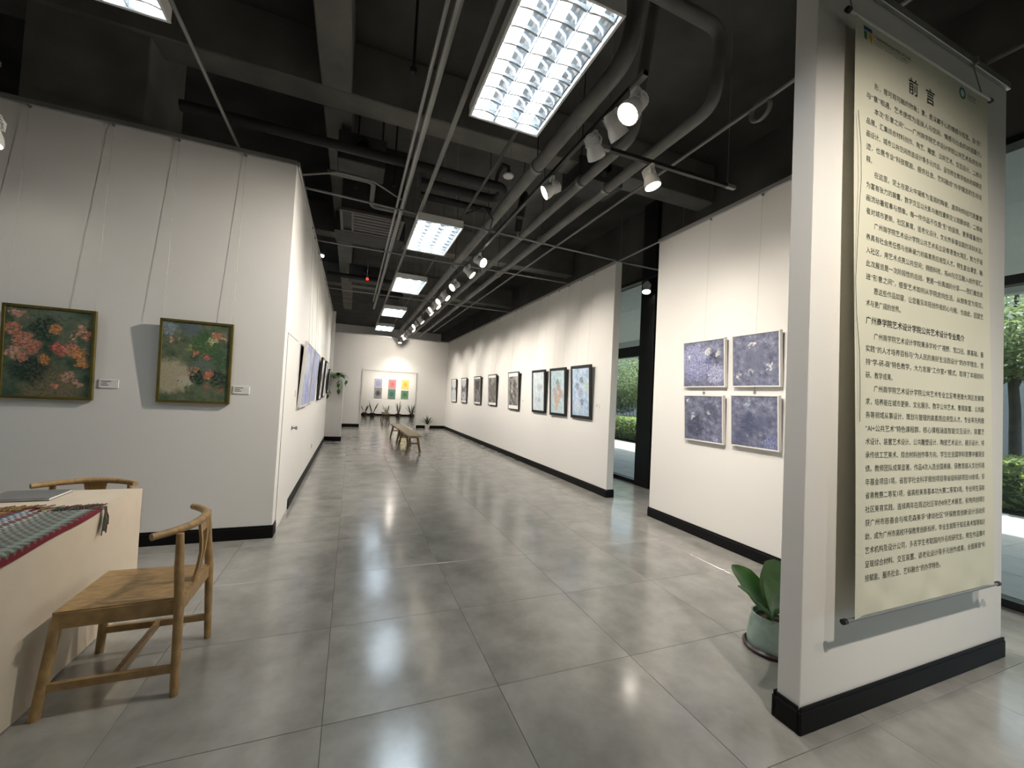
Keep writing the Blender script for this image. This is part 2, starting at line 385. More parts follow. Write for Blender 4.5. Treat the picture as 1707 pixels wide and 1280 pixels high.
# ------------------------------------------------------------------ flush door in the corridor wall
dr = bpy.data.objects.new('door_1', None); COL.objects.link(dr); dr.location = (-.65, 4.79, 0); struct(dr)
MB().bev(-.03, .006, 0, .80, .004, 2.05, .003).build('door_leaf', M['wall'], dr)
g = MB(); g.box(-.02, .0025, -.008, -.001, 0, 2.06); g.box(-.02, .0025, .801, .808, 0, 2.06); g.box(-.02, .0025, -.008, .808, 2.051, 2.058)
g.build('door_gap', M['black'], dr)
h = MB(); h.lathe([(0, 0), (.024, 0), (.024, .008), (.01, .012), (.01, .035), (.022, .045), (.022, .06), (0, .065)], 12, Matrix.Translation((.006, .73, 1.0)) @ Matrix.Rotation(PI/2, 4, 'Y'))
h.build('door_handle', M['steel'], dr, smooth=True)

# ------------------------------------------------------------------ ceiling services
def pipe(name, pts, r, m, label, cat, group=None, n=12, bend=0):
    if bend:                                   # round the corners
        P = [Vector(p) for p in pts]; out = [P[0]]
        for a, b, c in zip(P, P[1:], P[2:]):
            u = (a-b).normalized(); v = (c-b).normalized(); k = min(bend, (a-b).length*.45, (c-b).length*.45)
            for t in range(7):
                t /= 6; out.append((b+u*k)*(1-t)**2+b*2*t*(1-t)+(b+v*k)*t*t)
        pts = out+[P[-1]]
    o = MB().tube(pts, r, n).build(name, M[m], origin=tuple(pts[0]), smooth=True)
    return tag(o, label, cat, group)
def collar(parent, p, r, axis, w=.05):
    Q = frame_to(Vector(p)-parent.location, axis)
    MB().lathe([(r, -w/2), (r+.012, -w/2), (r+.012, w/2), (r, w/2)], 14, Q).build('pipe_clamp', M['steel'], parent)
def hanger(parent, x, y, z, ztop=5.3):
    l = parent.location; MB().tube([(x-l.x, y-l.y, z-l.z), (x-l.x, y-l.y, ztop-l.z)], .006, 5).build('hanger_rod', M['black'], parent)
p1 = pipe('ceiling_pipe', [(1.70, 17.45, 3.98), (1.70, 2.36, 3.98), (1.78, 2.36, 4.60), (1.30, 2.40, 4.66)], .066, 'pipe', 'thickest grey ceiling pipe, running straight down the hall above the spotlight track', 'pipe', bend=.2)
p2 = pipe('ceiling_pipe', [(2.22, 17.45, 3.95), (2.26, 3.02, 3.95), (2.42, 2.98, 5.28)], .052, 'pipe', 'middle of the three long grey ceiling pipes, bending straight up at its near end', 'pipe', bend=.15)
p3 = pipe('ceiling_pipe', [(2.58, 17.45, 3.95), (2.59, 2.42, 3.95), (2.63, 2.4, 4.58), (1.76, 2.42, 4.63)], .052, 'pipe', 'right-hand long grey ceiling pipe that loops up and over to the left', 'pipe', bend=.15)
for o, x, r in ((p1, 1.70, .066), (p2, 2.24, .052), (p3, 2.58, .052)):
    for y in (3.9, 5.6, 7.6, 9.8, 12, 14.5):
        if y > 3.4: collar(o, (x, y, 3.98 if r > .06 else 3.95), r, (0, 1, 0)); hanger(o, x, y, 4.1)
hp = [((-1.6, 4.50, 4.0), (1.565, 4.50, 4.0), (1.565, 4.83, 4.0), (.62, 4.83, 4.0)), ((.66, 5.16, 4.0), (1.60, 5.16, 4.0))]
pipe('lagged_pipe', hp[0], .05, 'lag', 'black lagged pipe crossing the ceiling and doubling back beside the thick pipe', 'pipe', bend=.12)
pipe('lagged_pipe', hp[1], .045, 'lag', 'short black lagged pipe, the farther one crossing above the second ceiling light', 'pipe')
pipe('lagged_pipe', [(1.95, 4.95, 3.9), (2.0, 4.95, 4.25), (2.1, 5.3, 4.3), (2.1, 5.4, 3.9)], .05, 'lag', 'black lagged loop standing up between the grey pipes', 'pipe', bend=.1)
pipe('lagged_pipe', [(-.7, 10.4, 4.2), (1.55, 10.4, 4.2)], .055, 'lag', 'black lagged pipe crossing behind the third ceiling light', 'pipe')
pipe('lagged_pipe', [(.5, 12.0, 4.3), (1.2, 12.0, 4.3), (1.2, 12.5, 4.3), (.6, 12.5, 4.3)], .06, 'lag', 'black lagged pipe loop above the fourth ceiling light', 'pipe', bend=.14)
pipe('conduit', [(-.42, 5.2, 4.05), (.1, 5.2, 4.05), (.1, 5.9, 4.05), (1.3, 5.9, 4.05)], .03, 'pipe', 'grey elbowed drain pipe crossing left of the second ceiling light', 'pipe', bend=.1)
pipe('conduit', [(.402, -1, 3.9), (.402, 11.5, 3.9)], .016, 'steel', 'thinner conduit of the pair running down the hall left of the ceiling lights', 'conduit', n=8)
pipe('conduit', [(.47, -1, 3.905), (.47, 12.5, 3.905)], .028, 'steel', 'thicker conduit of the pair running down the hall left of the ceiling lights', 'conduit', n=8)
pipe('conduit', [(3.02, -.5, 4.05), (3.0, 16.8, 4.05)], .016, 'steel', 'thin conduit along the dark ceiling on the right with a coil of cable on it', 'conduit', n=8)
co = MB()
for k in range(3):
    co.tube([(3.02+.012*k, 2.35+.085*math.cos(2*PI*t/18), 4.0+.085*math.sin(2*PI*t/18)+.006*k) for t in range(19)], .012, 6)
tag(co.build('cable_coil', M['steel'], origin=(3.02, 2.35, 4.02), smooth=True), 'coil of cable hung on the thin conduit at the right', 'cable')
for (x, y, z, ztop, lb) in ((.30, 3.2, 4.05, 5.3, 'dark sprinkler drop rod above the conduit pair'), (-.12, 5.9, 4.3, 5.3, 'dark drop rod left of the lagged pipes'), (.35, 5.4, 4.2, 5.3, 'dark drop rod beside the lagged pipe'), (.5, 10.0, 4.0, 5.3, 'dark drop rod near the red indicator lamp')):
    r = MB(); r.tube([(x, y, z), (x, y, ztop)], .012, 6); r.lathe([(0, -.06), (.022, -.05), (.03, -.02), (.018, 0)], 8, Matrix.Translation((x, y, z)))
    tag(r.build('sprinkler_drop', M['black'], origin=(x, y, z)), lb, 'sprinkler')
# smoke detector on an elbow, red indicator, vent grille, dark ceiling units
t = thing('smoke_detector', 'round white detector on a black elbow near the thick ceiling pipe', 'detector', (1.50, 4.24, 4.0))
MB().lathe([(0, -.012), (.055, -.012), (.062, 0), (.05, .018), (0, .02)], 20).build('disc', M['smoke'], t, smooth=True)
MB().tube([(0, 0, .015), (0, 0, .10), (-.05, .05, .14), (-.06, .18, .12), (-.06, .26, .03)], .022, 8).build('elbow', M['lag'], t, smooth=True)
t = thing('indicator_lamp', 'small red indicator lamp glowing among the dark ceiling services', 'lamp', (.18, 9.65, 4.0))
MB().lathe([(0, -.035), (.028, -.02), (.032, 0), (.02, .035), (0, .035)], 12).build('lamp_lens', M['red'], t, smooth=True)
MB().tube([(0, 0, .05), (0, 0, 1.3)], .008, 5).build('stem', M['black'], t)
t = thing('vent_grille', 'slatted grey air grille in the ceiling left of the second light', 'vent', (.12, 6.55, 4.2))
g = MB(); g.box(-.45, .50, -.02, .02, -.02, .02); g.box(-.45, .50, .80, .84, -.02, .02); g.box(-.45, -.41, 0, .82, -.02, .02); g.box(.46, .50, 0, .82, -.02, .02); g.box(-.28, -.25, 0, .82, -.015, .015); g.build('grille_frame', M['grille'], t)
for k in range(6):
    MB().box(-.25, .46, .08+k*.12, .15+k*.12, -.008, .008).build('slat', M['grille'], t)
g = MB(); g.box(-.43, .48, .01, .81, .02, 1.1); g.build('duct_box', M['metalbox'], t)
for (x, y, z, sx, sy, sz, lb) in ((-.05, 5.42, 4.25, .55, .42, .35, 'dark fan coil unit above the lagged pipes on the left'), (.15, 8.05, 4.3, 1.2, .6, .35, 'dark fan coil unit above the third ceiling light'), (.2, 11.3, 4.35, .9, .5, .35, 'dark fan coil unit by the fourth ceiling light'), (3.0, 4.9, 4.5, .7, .5, .3, 'dark ceiling box to the right of the three grey pipes')):
    t = thing('ceiling_unit', lb, 'ceiling unit', (x, y, z))
    MB().bev(-sx/2, sx/2, -sy/2, sy/2, 0, sz, .01).build('casing', M['metalbox'], t)
    for (i, j) in ((-1, -1), (-1, 1), (1, -1), (1, 1)): MB().tube([(i*sx*.42, j*sy*.4, sz), (i*sx*.42, j*sy*.4, 5.3-z)], .006, 5).build('hanger_rod', M['black'], t)
    MB().lathe([(.07, -sy/2-.12), (.08, -sy/2-.12), (.08, -sy/2), (.07, -sy/2)], 12, Matrix.Translation((0, 0, sz/2)) @ Matrix.Rotation(-PI/2, 4, 'X')).build('duct_spigot', M['lag'], t)
# thin braces that tie the partition walls together
def brace(p, q, label):
    tag(MB().tube([p, q], .014, 8).build('brace_bar', M['steel'], origin=p, smooth=True), label, 'brace')
brace((-.64, 5.22, WH+.03), (3.88, 5.47, WH+.03), 'thin brace bar crossing the hall from the left wall to the right wall end')
brace((-1.17, YL+.05, WH+.032), (-1.155, -1.0, WH+.032), 'thin brace bar from the top of the left front wall towards the viewer')
brace((3.90, 5.44, WH+.018), (3.90, 4.42, WH+.018), 'thin brace bar bridging the gap between the two right-hand walls')
brace((3.94, 5.46, WH+.018), (5.1, 5.46, WH+.018), 'thin brace bar from the right wall end to the window wall')
brace((3.66, 1.36, WH+.018), (3.65, -1.5, WH+.018), 'thin brace bar from the top of the banner wall towards the viewer')
brace((-.64, 7.0, WH+.03), (3.85, 7.0, WH+.03), 'second thin brace bar across the hall, above the second ceiling light')
brace((-.64, 10.2, WH+.03), (3.85, 10.2, WH+.03), 'third thin brace bar across the hall')
c_ = MB(); c_.tube([(-.64, 4.9, WH+.02), (-.3, 4.95, WH+.16), (.1, 5.05, WH+.20), (.5, 5.2, WH+.10)], .011, 6)
tag(c_.build('loose_cable', M['steel'], origin=(-.64, 4.9, WH), smooth=True), 'loose pale cable arching over the left wall top', 'cable')
c_ = MB(); c_.tube([(1.2, 5.05, 3.82), (1.45, 5.0, 3.95), (1.6, 5.05, 3.85), (1.65, 5.3, 3.8), (1.69, 5.6, 3.75)], .012, 6)
tag(c_.build('power_cord', M['cord'], origin=(1.2, 5.05, 3.8), smooth=True), 'black power cord looping from the second ceiling light to the track', 'cable')
rl = MB(); rl.bev(.66, .70, -.5, 15.9, 3.812, 3.834, .003); ro = tag(rl.build('light_rail', M['steel'], origin=(.68, -.5, 3.78)), 'long thin steel rail carrying the row of louvred ceiling lights', 'rail')
rl = MB(); rl.bev(1.19, 1.22, -.5, 15.9, 3.812, 3.828, .003); tag(rl.build('light_rail', M['black'], origin=(1.2, -.5, 3.78)), 'dark thin rail along the right side of the row of ceiling lights', 'rail')

# ------------------------------------------------------------------ louvred fluorescent lights (0.6 x 1.2 m)
def make_light(label):
    t = thing('louvre_light', label, 'ceiling light', (0, 0, 0), 0, 'louvred ceiling lights')
    W, L_ = .30, .60
    b = MB(); b.bev(-W+.002, W-.002, -L_+.002, L_-.002, .080, .092, .003)
    for q in ((-W+.002, -W+.012, -L_+.002, L_-.002), (W-.012, W-.002, -L_+.002, L_-.002), (-W+.002, W-.002, -L_+.002, -L_+.012), (-W+.002, W-.002, L_-.012, L_-.002)): b.box(*q, .004, .082)
    b.build('housing', M['white_metal'], t)
    b = MB()
    for q in ((-W, -W+.018, -L_, L_), (W-.018, W, -L_, L_), (-W, W, -L_, -L_+.018), (-W, W, L_-.018, L_)): b.bev(*q, -.008, .006, .002)
    b.build('frame', M['white_metal'], t)
    for k in range(3):                                    # curved reflector over each tube
        x = -.188+k*.188
        rr = MB(); rr.grid(lambda u, v: (x+(u-.5)*.184, -L_+.02+v*(2*L_-.04), .034+.042*math.sin(PI*u)**.6), 10, 1)
        rr.build('reflector', M['reflector'], t, smooth=True)
        tb = MB(); tb.tube([(x, -L_+.03, .052), (x, L_-.03, .052)], .013, 10); tb.build('tube', M['tube'], t, smooth=True)
    for x in (-.094, .094):
        MB().bar([(x, -L_+.018, .020), (x, L_-.018, .020)], .004, .018).build('louvre_spine', M['mirror'], t)
    c0 = None
    for k in range(3):
        x = -.188+k*.188
        for j in range(9):
            y = -L_+.018+(j+.5)*(2*L_-.036)/9
            if c0 is None:
                cb = MB(); cb.bar([(-.089+.178*i/8, 0, .020+.006*(1-(2*i/8-1)**2)) for i in range(9)], .0075, [.018-.008*(1-(2*i/8-1)**2) for i in range(9)])
                c0 = cb.build('louvre_blade', M['mirror'], t); c0.location = (x, y, 0)
            else:
                c = c0.copy(); COL.objects.link(c); c.parent = t; c.location = (x, y, 0)
    for i in (-.2, .2):
        for j in (-.5, .5): MB().tube([(i, j, .092), (i, j, 1.58)], .002, 4).build('suspension_wire', M['wire'], t)
    return t
lights = [((1.03, 2.48, 3.715), 0, 'largest louvred ceiling light, nearest one in the hall row'),
          ((.95, 5.80, 3.715), 0, 'second louvred ceiling light along the hall'),
          ((.97, 8.66, 3.715), 0, 'third louvred ceiling light along the hall'),
          ((.97, 11.84, 3.715), 0, 'fourth louvred ceiling light along the hall'),
          ((.95, 14.98, 3.715), 0, 'farthest louvred ceiling light in the hall row'),
          ((-1.475, 2.49, 3.715), 0, 'louvred ceiling light at the top left, above the table'),
          ((-4.3, 2.47, 3.715), 0, 'added louvred fill light, unseen beyond the left edge of the view')]  # last one is unseen, added as fill light for the hall
L0 = make_light(lights[0][2]); L0.location = lights[0][0]
for p, rz, lb in lights[1:]: dup(L0, p, rz, lb)

t = thing('strip_light', 'small white strip light on the ceiling beyond the top of the left wall', 'ceiling light', (-1.12, 10.9, 4.72))
MB().bev(-.30, .30, -.09, .09, .02, .06, .004).build('housing', M['white_metal'], t)
for y in (-.045, .045): MB().tube([(-.28, y, .005), (.28, y, .005)], .012, 8).build('tube', M['tube'], t)
for x in (-.22, .22): MB().tube([(x, 0, .06), (x, 0, .575)], .006, 5).build('hanger_rod', M['black'], t)

# ------------------------------------------------------------------ spotlight tracks and spotlights
def track(p, q, label, ztop=5.3):
    p = Vector(p); q = Vector(q); t = thing('light_track', label, 'track', p)
    d = q-p
    MB().bar([(0, 0, 0), d], .018, .016).build('rail', M['black'], t)
    for k in (0, 1):
        MB().bar([d*k*.93, d*k*.93+d*.07 if d.length < 3 else d*k*.99+d*.01], .0195, .0175).build('end_feed', M['steel'], t)
    n = max(2, int(d.length/1.8)+1)
    for i in range(n):
        a = d*(.06+.88*i/(n-1)); MB().tube([a+Vector((0, 0, .015)), a+Vector((0, 0, ztop-p.z))], .003, 4).build('suspension_wire', M['wire'], t)
    return t
TZ = 3.715
track((1.70, 2.16, TZ), (1.70, 17.3, TZ), 'long black spotlight track running down the hall under the thick pipe')
track((1.86, 2.96, TZ), (3.45, 2.93, TZ), 'short grey cross track hanging near the right wall with one lit spotlight')
track((1.25, -.55, TZ), (2.7, -.55, TZ), 'short spotlight track above the viewer facing the banner wall')
track((4.9, 6.9, 3.80), (4.9, 5.0, 3.80), 'short spotlight track beside the window wall in the gap')
track((-2.515, 4.06, TZ), (-2.515, 2.6, TZ), 'short spotlight track at the far left above the table')
def spot(p, target, label, watts=1.0, group='track spotlights', size=78, blend=1.0, col=(1, .91, .80), scale=1.0, light=True):
    p = Vector(p); d = (Vector(target)-p).normalized()
    t = thing('spotlight', label, 'spotlight', p, 0, group)
    S = scale; Q = frame_to((0, 0, 0), d)
    hd = MB()                                             # bell shaped lamp body, mouth towards +d
    hd.lathe([(0, -.085*S), (.030*S, -.085*S), (.042*S, -.06*S), (.046*S, -.01*S), (.062*S, .035*S), (.066*S, .075*S), (.061*S, .075*S), (.057*S, .04*S)], 18, Q)
    hd.build('lamp_body', M['white_metal'], t, smooth=True)
    fn = MB()
    for k in range(5): fn.lathe([(.044*S, (-.07+k*.013)*S), (.052*S, (-.07+k*.013)*S), (.052*S, (-.066+k*.013)*S), (.044*S, (-.066+k*.013)*S)], 14, Q)
    fn.build('cooling_fins', M['white_metal'], t)
    MB().lathe([(0, .052*S), (.058*S, .050*S), (.058*S, .046*S)], 18, Q).build('lens', M['lens'], t, smooth=True)
    ax = Vector((0, 0, 1)).cross(d); ax = ax.normalized() if ax.length > .01 else Vector((1, 0, 0))
    top = Vector((0, 0, .085*S))
    for s in (-1, 1):
        b = MB(); b.bar([ax*s*.054*S-d*.01, ax*s*.058*S+top*.55, ax*s*.03*S+top], .004, .010, up=d); b.build('bracket_arm', M['white_metal'], t)
    b = MB(); b.bev(-.016, .016, -.035, .035, .08*S, max(.085*S+.02, TZ-p.z-.012), .004); b.build('track_adapter', M['white_metal'], t)
    if light:
        ld = bpy.data.lights.new('spot_beam', 'SPOT'); ld.energy = SPOT_W*watts; ld.color = col; ld.spot_size = math.radians(size); ld.spot_blend = blend; ld.shadow_soft_size = .035
        lo = bpy.data.objects.new('spot_beam', ld); COL.objects.link(lo); lo.parent = t
        lo.location = d*.085*S; lo.rotation_euler = d.to_track_quat('-Z', 'Y').to_euler()
    return t
SX, SZ = 1.715, 3.575
spot((SX, 2.29, SZ), (-.7, 2.2, 0.2), 'lit spotlight turned to the viewer, nearest on the long track', .5, scale=1.25)
spot((SX, 2.52, SZ), (3.8, 2.9, 1.6), 'white spotlight, second on the long track, seen from behind', .45, scale=1.15)
spot((SX, 2.80, SZ), (3.8, 4.1, 1.6), 'white spotlight, third on the long track, beside the grey cross track', .45, scale=1.15)
spot((SX, 3.55, SZ), (-1.6, 4.6, 1.5), 'white spotlight, fourth on the long track, hanging alone past the cross track', 1.5, scale=1.1)
spot((2.43, 2.96, SZ), (3.2, 2.2, 0), 'lit spotlight under the middle of the grey cross track', .5, scale=1.15)
ys = [5.96, 6.58, 7.56, 8.45, 8.90, 9.42, 9.83, 10.31, 11.75, 12.68, 13.49, 14.3, 15.08, 15.77, 17.0]
R_, B_ = 3.82, -.64
aims = [(R_, 3.1, 1.75), (R_, 5.6, 1.6), (B_, 6.6, 1.7), (R_, 7.2, 1.65), (B_, 7.9, 1.7), (R_, 8.4, 1.65), (B_, 9.4, 1.7), (R_, 9.6, 1.65), (R_, 11.1, 1.65), (B_, 11.8, 1.7), (R_, 12.6, 1.65), (R_, 14.3, 1.65), (1.4, 17.5, 2.2), (R_, 15.9, 1.65), (1.6, 16.0, 0)]
names = 'fifth sixth seventh eighth ninth tenth eleventh twelfth thirteenth fourteenth fifteenth sixteenth seventeenth eighteenth'.split()
for k, (y, a) in enumerate(zip(ys, aims)):
    lb = ('white spotlight, %s from the near end of the long track' % names[k]) if k < 14 else 'tiny lit spotlight at the far end of the long track'
    spot((SX, y, SZ), a, lb, (.68 if a[0] == R_ else .62 if a[0] == B_ else .6), scale=1.15, size=78 if a[0] in (R_, B_) else 130)
spot((1.35, -.55, SZ), (2.95, 1.28, 1.45), 'spotlight above the viewer lighting the banner', .98, size=82)
spot((2.5, -.55, SZ), (3.9, .4, 0), 'second spotlight above the viewer lighting the floor by the banner', .55, size=80)
spot((4.9, 5.95, 3.63), (4.0, 5.0, .2), 'lit spotlight beside the window wall in the gap between the right-hand walls', .35, scale=1.2)
spot((-2.515, 4.0, 3.22), (-2.44, 3.9, 0), 'white spotlight cut by the left edge of the view', .10, scale=1.5, light=False)
for x in (1.2, 2.3, 3.3): spot((x, 23.6, SZ), (x+.1, 25.6, 1.5), 'unseen far-room spotlight added to light the %s pair of square canvases' % {1.2: 'violet', 2.3: 'red', 3.3: 'orange'}[x], .75, size=75)  # unseen spotlights, added to light the far room
track((.6, 23.6, TZ), (3.8, 23.6, TZ), 'unseen track added to carry the far-room spotlights')

# ------------------------------------------------------------------ pictures
def painting(name, label, cat, group, wall_, along, z0, wdt, hgt, depth, fw, fm, art_m, matw=0, wires=(), wtop=WH-.03, matm='paper', tilt=.05):
    # wall_: (axis position, facing) ; local x runs to the viewer's right, local y into the wall
    kind, pos = wall_
    loc, rz = {'front': ((along, pos, z0), 0), 'right': ((pos, along, z0), -PI/2), 'left': ((pos, along, z0), PI/2)}[kind]
    if not wires and kind == 'front': tilt = 0
    t = thing(name, label, cat, loc, rz, group); h = wdt/2; t.rotation_euler = (tilt, 0, rz)
    ct, st = math.cos(tilt), math.sin(tilt); tl = lambda x, y, z: (x, y*ct+z*st, -y*st+z*ct)
    b = MB(); y0, y1 = -depth, -.004
    for a in ((-h, h, 0, fw), (-h, h, hgt-fw, hgt), (-h, -h+fw, fw, hgt-fw), (h-fw, h, fw, hgt-fw)): b.bev(a[0], a[1], y0, y1, a[2], a[3], .002)
    b.build('frame', M[fm], t)
    MB().box(-h+fw*.5, h-fw*.5, y1-.008, y1, fw*.5, hgt-fw*.5).build('backing_board', M['black'], t)
    yf = y0+.006
    if matw:
        mb = MB(); e = fw-.001
        for a in ((-h+e, h-e, e, e+matw[1]), (-h+e, h-e, hgt-e-matw[1], hgt-e), (-h+e, -h+e+matw[0], e+matw[1], hgt-e-matw[1]), (h-e-matw[0], h-e, e+matw[1], hgt-e-matw[1])):
            mb.box(a[0], a[1], yf, yf+.003, a[2], a[3])
        mb.build('mount', M[matm], t); e2 = (fw+matw[0], fw+matw[1])
    else: e2 = (fw-.001, fw-.001)
    c = MB(); c.grid(lambda u, v: (-h+e2[0]+u*(wdt-2*e2[0]), yf+.002, e2[1]+v*(hgt-2*e2[1])), 1, 1); c.build('picture', art_m, t)
    for x in wires:
        MB().tube([(x, -depth*.45, hgt), tl(x, -.012, wtop-z0)], .0009, 4).build('hanging_wire', M['wire'], t)
        k = MB(); q = tl(x, -.011, wtop-z0-.018); k.bev(x-.008, x+.008, q[1]-.009, q[1]+.009, q[2]-.018, q[2]+.018, .002); k.build('rail_hook', M['steel'], t)
    return t
cor = (.62, .18, .10); cor2 = (.70, .30, .20); ora = (.72, .22, .04); grn = (.02, .07, .03); dk = (.012, .03, .022)
a1 = art('flower_painting_coral', [(.3, (.02, .045, .028)), (.45, (.055, .10, .06)), (.62, (.14, .17, .115)), (.75, (.22, .20, .13))],
    [(.55, .08, .42, (.22, .17, .10)), (.5, .93, .35, (.15, .18, .13)), (.3, .30, .26, dk), (.45, .78, .22, dk), (.14, .93, .11, cor2), (.08, .76, .12, cor), (.20, .62, .15, cor), (.33, .56, .12, (.55, .14, .08)), (.12, .48, .12, cor2), (.22, .45, .09, cor), (.45, .42, .09, ora),
     (.62, .55, .11, (.58, .08, .05)), (.75, .58, .12, cor), (.84, .52, .12, ora), (.90, .40, .10, ora), (.80, .70, .06, cor2), (.58, .78, .09, ora), (.86, .80, .10, cor2), (.95, .75, .08, cor), (.72, .25, .09, cor2), (.85, .17, .07, cor2), (.60, .12, .06, cor)], scale=5, aspect=1.28)
a2 = art('flower_painting_garden', [(.3, (.03, .06, .03)), (.45, (.085, .13, .07)), (.6, (.17, .19, .12)), (.75, (.30, .29, .22))],
    [(.15, .30, .34, (.46, .41, .28), .6), (.35, .25, .12, (.50, .47, .36), .6), (.28, .25, .035, (.07, .08, .05), .6), (.10, .92, .16, (.22, .28, .36)), (.40, .93, .18, (.12, .15, .19)), (.62, .72, .26, (.05, .13, .04)), (.85, .55, .25, (.05, .11, .05)), (.60, .42, .24, (.13, .17, .15)), (.55, .30, .16, dk), (.85, .30, .16, dk),
     (.80, .85, .09, (.62, .14, .07)), (.72, .78, .09, (.50, .48, .22)), (.92, .82, .05, cor2), (.12, .75, .06, cor2), (.25, .78, .04, cor), (.48, .62, .07, cor), (.66, .58, .065, (.60, .08, .08)), (.52, .40, .07, ora), (.70, .35, .10, (.66, .14, .05)), (.42, .33, .05, cor2), (.72, .18, .05, (.5, .06, .05)), (.88, .17, .06, (.5, .06, .05)), (.40, .68, .07, (.25, .32, .05))], scale=5, aspect=1.28)
WF = YL
painting('painting', 'olive-framed painting of massed coral flowers on the left front wall', 'painting', None, ('front', WF), -2.366, 1.29, .585, .77, .032, .022, 'olive', a1, wires=(-.27, .275))
painting('painting', 'olive-framed painting of red flowers on tall stems by a pale post, near the wall corner', 'painting', None, ('front', WF), -1.355, 1.30, .560, .76, .032, .022, 'olive', a2, wires=(-.265, .265))
def card(kind, pos, along, z, label, w_=.135, h_=.075):
    loc, rz = {'front': ((along, pos, z), 0), 'right': ((pos, along, z), -PI/2), 'left': ((pos, along, z), PI/2)}[kind]
    t = thing('label_card', label, 'label', loc, rz, 'picture label cards')
    MB().bev(-w_/2, w_/2, -.006, 0, 0, h_, .001).build('card', M['paper'], t)
    b = MB()
    for k, (a, c) in enumerate(((.1, .62), (.1, .42), (.1, .5))):
        b.box(-w_/2+w_*a, -w_/2+w_*c, -.0066, -.006, h_*(.74-.22*k), h_*(.81-.22*k))
    b.build('print', M['ink'], t)
card('front', WF, -1.98, 1.403, 'small white label card right of the coral flower painting')
card('front', WF, -.99, 1.402, 'small white label card right of the red flower painting')
card('right', R_+.012, 8.90, 1.40, 'faint white label card beside the grey print with a black edge', .11, .07)
card('right', R_+.012, 5.75, 1.40, 'faint white label card at the near end of the long right wall', .11, .07)
# blue canvases on the near right wall
def blue(nm, blobs, base_=0):
    return art(nm, [(.28, (.045, .05, .085)), (.45, (.12, .13, .20)), (.58, (.20, .215, .31)), (.75, (.42, .43, .52))], blobs, scale=6.5, aspect=1, dist=.16)
pale = (.62, .62, .62); lav = (.33, .35, .58); nav = (.03, .035, .075)
WR = 3.832
bl1 = blue('blue_canvas_art', [(.3, .55, .5, (.26, .28, .50)), (.62, .76, .10, pale), (.75, .66, .13, nav), (.62, .55, .10, (.09, .10, .22)), (.15, .68, .06, pale), (.22, .22, .16, (.16, .17, .36)), (.85, .72, .08, pale), (.8, .25, .25, (.35, .37, .55)), (.38, .92, .05, pale)])
bl2 = blue('blue_canvas_art', [(.45, .84, .08, (.7, .68, .58)), (.40, .78, .05, pale), (.12, .22, .07, pale), (.42, .28, .06, pale), (.82, .34, .08, (.6, .66, .68)), (.5, .5, .3, (.14, .15, .22))])
bl3 = blue('blue_canvas_art', [(.3, .3, .3, (.05, .055, .10)), (.7, .7, .25, (.07, .08, .13)), (.25, .55, .08, pale), (.65, .65, .07, (.4, .42, .46)), (.82, .05, .08, lav), (.08, .9, .06, pale)])
bl4 = blue('blue_canvas_art', [(.4, .45, .3, (.06, .075, .14)), (.85, .12, .2, (.14, .17, .36)), (.38, .85, .10, (.30, .40, .44)), (.7, .5, .2, (.10, .12, .20)), (.2, .15, .2, (.08, .09, .17))])
for (nm, y, z, w_, h_, a, lb, wr) in (('painting', 3.555, 1.735, .60, .55, bl1, 'square pale violet-blue canvas, upper left of the four on the right wall', (.0,)),
     ('painting', 2.905, 1.735, .53, .55, bl2, 'square grey-blue canvas with one cream blot, upper right of the four on the right wall', (.0,)),
     ('painting', 3.535, 1.105, .56, .54, bl3, 'square dark slate canvas, lower left of the four on the right wall', ()),
     ('painting', 2.900, 1.115, .53, .54, bl4, 'square dark blue canvas, lower right of the four on the right wall', ())):
    t = painting(nm, lb, 'painting', None, ('right', WR), y, z, w_, h_, .045, .014, 'whiteframe', a, wires=wr)
    if not wr:
        hk = MB(); hk.tube([(0, -.02, h_), (0, -.02, h_+.085)], .003, 5); hk.bev(-.01, .01, -.03, -.01, h_+.01, h_+.04, .002); hk.build('hanging_hook', M['steel'], t)
# framed pictures along the long right wall (near to far)
g1 = lambda nm, bl, rp, **k: art(nm, rp, bl, **k)
wc = [(.3, (.22, .33, .50)), (.5, (.42, .55, .70)), (.7, (.68, .76, .82))]
f8 = g1('watercolour_blue', [(.3, .62, .16, (.16, .17, .28)), (.55, .75, .14, (.13, .15, .20)), (.75, .72, .14, (.36, .44, .36)), (.5, .5, .2, (.30, .30, .42)), (.6, .3, .13, (.14, .16, .28)), (.85, .6, .16, (.45, .55, .42)), (.3, .2, .25, (.50, .58, .80))], wc, scale=5, aspect=1.55)
f7 = g1('watercolour_red_rock', [(.45, .35, .28, (.50, .27, .17)), (.5, .72, .16, (.14, .22, .20)), (.6, .6, .2, (.33, .19, .15)), (.75, .45, .2, (.42, .20, .16)), (.45, .15, .16, (.60, .33, .20)), (.3, .5, .2, (.40, .28, .22))], [(.3, (.30, .44, .52)), (.5, (.50, .65, .70)), (.7, (.70, .80, .80))], scale=6, aspect=1.55)
f6 = g1('watercolour_pale', [(.5, .62, .18, (.32, .42, .45)), (.75, .62, .14, (.32, .30, .36)), (.55, .28, .12, (.22, .25, .34)), (.3, .3, .08, (.30, .34, .40))], [(.3, (.42, .52, .60)), (.5, (.58, .66, .70)), (.7, (.72, .76, .76))], scale=4, aspect=1.55)
def ink(nm, bl, s=8): return art(nm, [(.34, (.03, .03, .03)), (.47, (.13, .125, .12)), (.56, (.30, .29, .27)), (.72, (.62, .60, .56))], bl, scale=s*.55, detail=10, aspect=1.6, stretch=(1, .8))
f5 = ink('ink_print_bold', [(.35, .5, .12, (.55, .53, .5)), (.65, .4, .12, (.05, .05, .05))], 7)
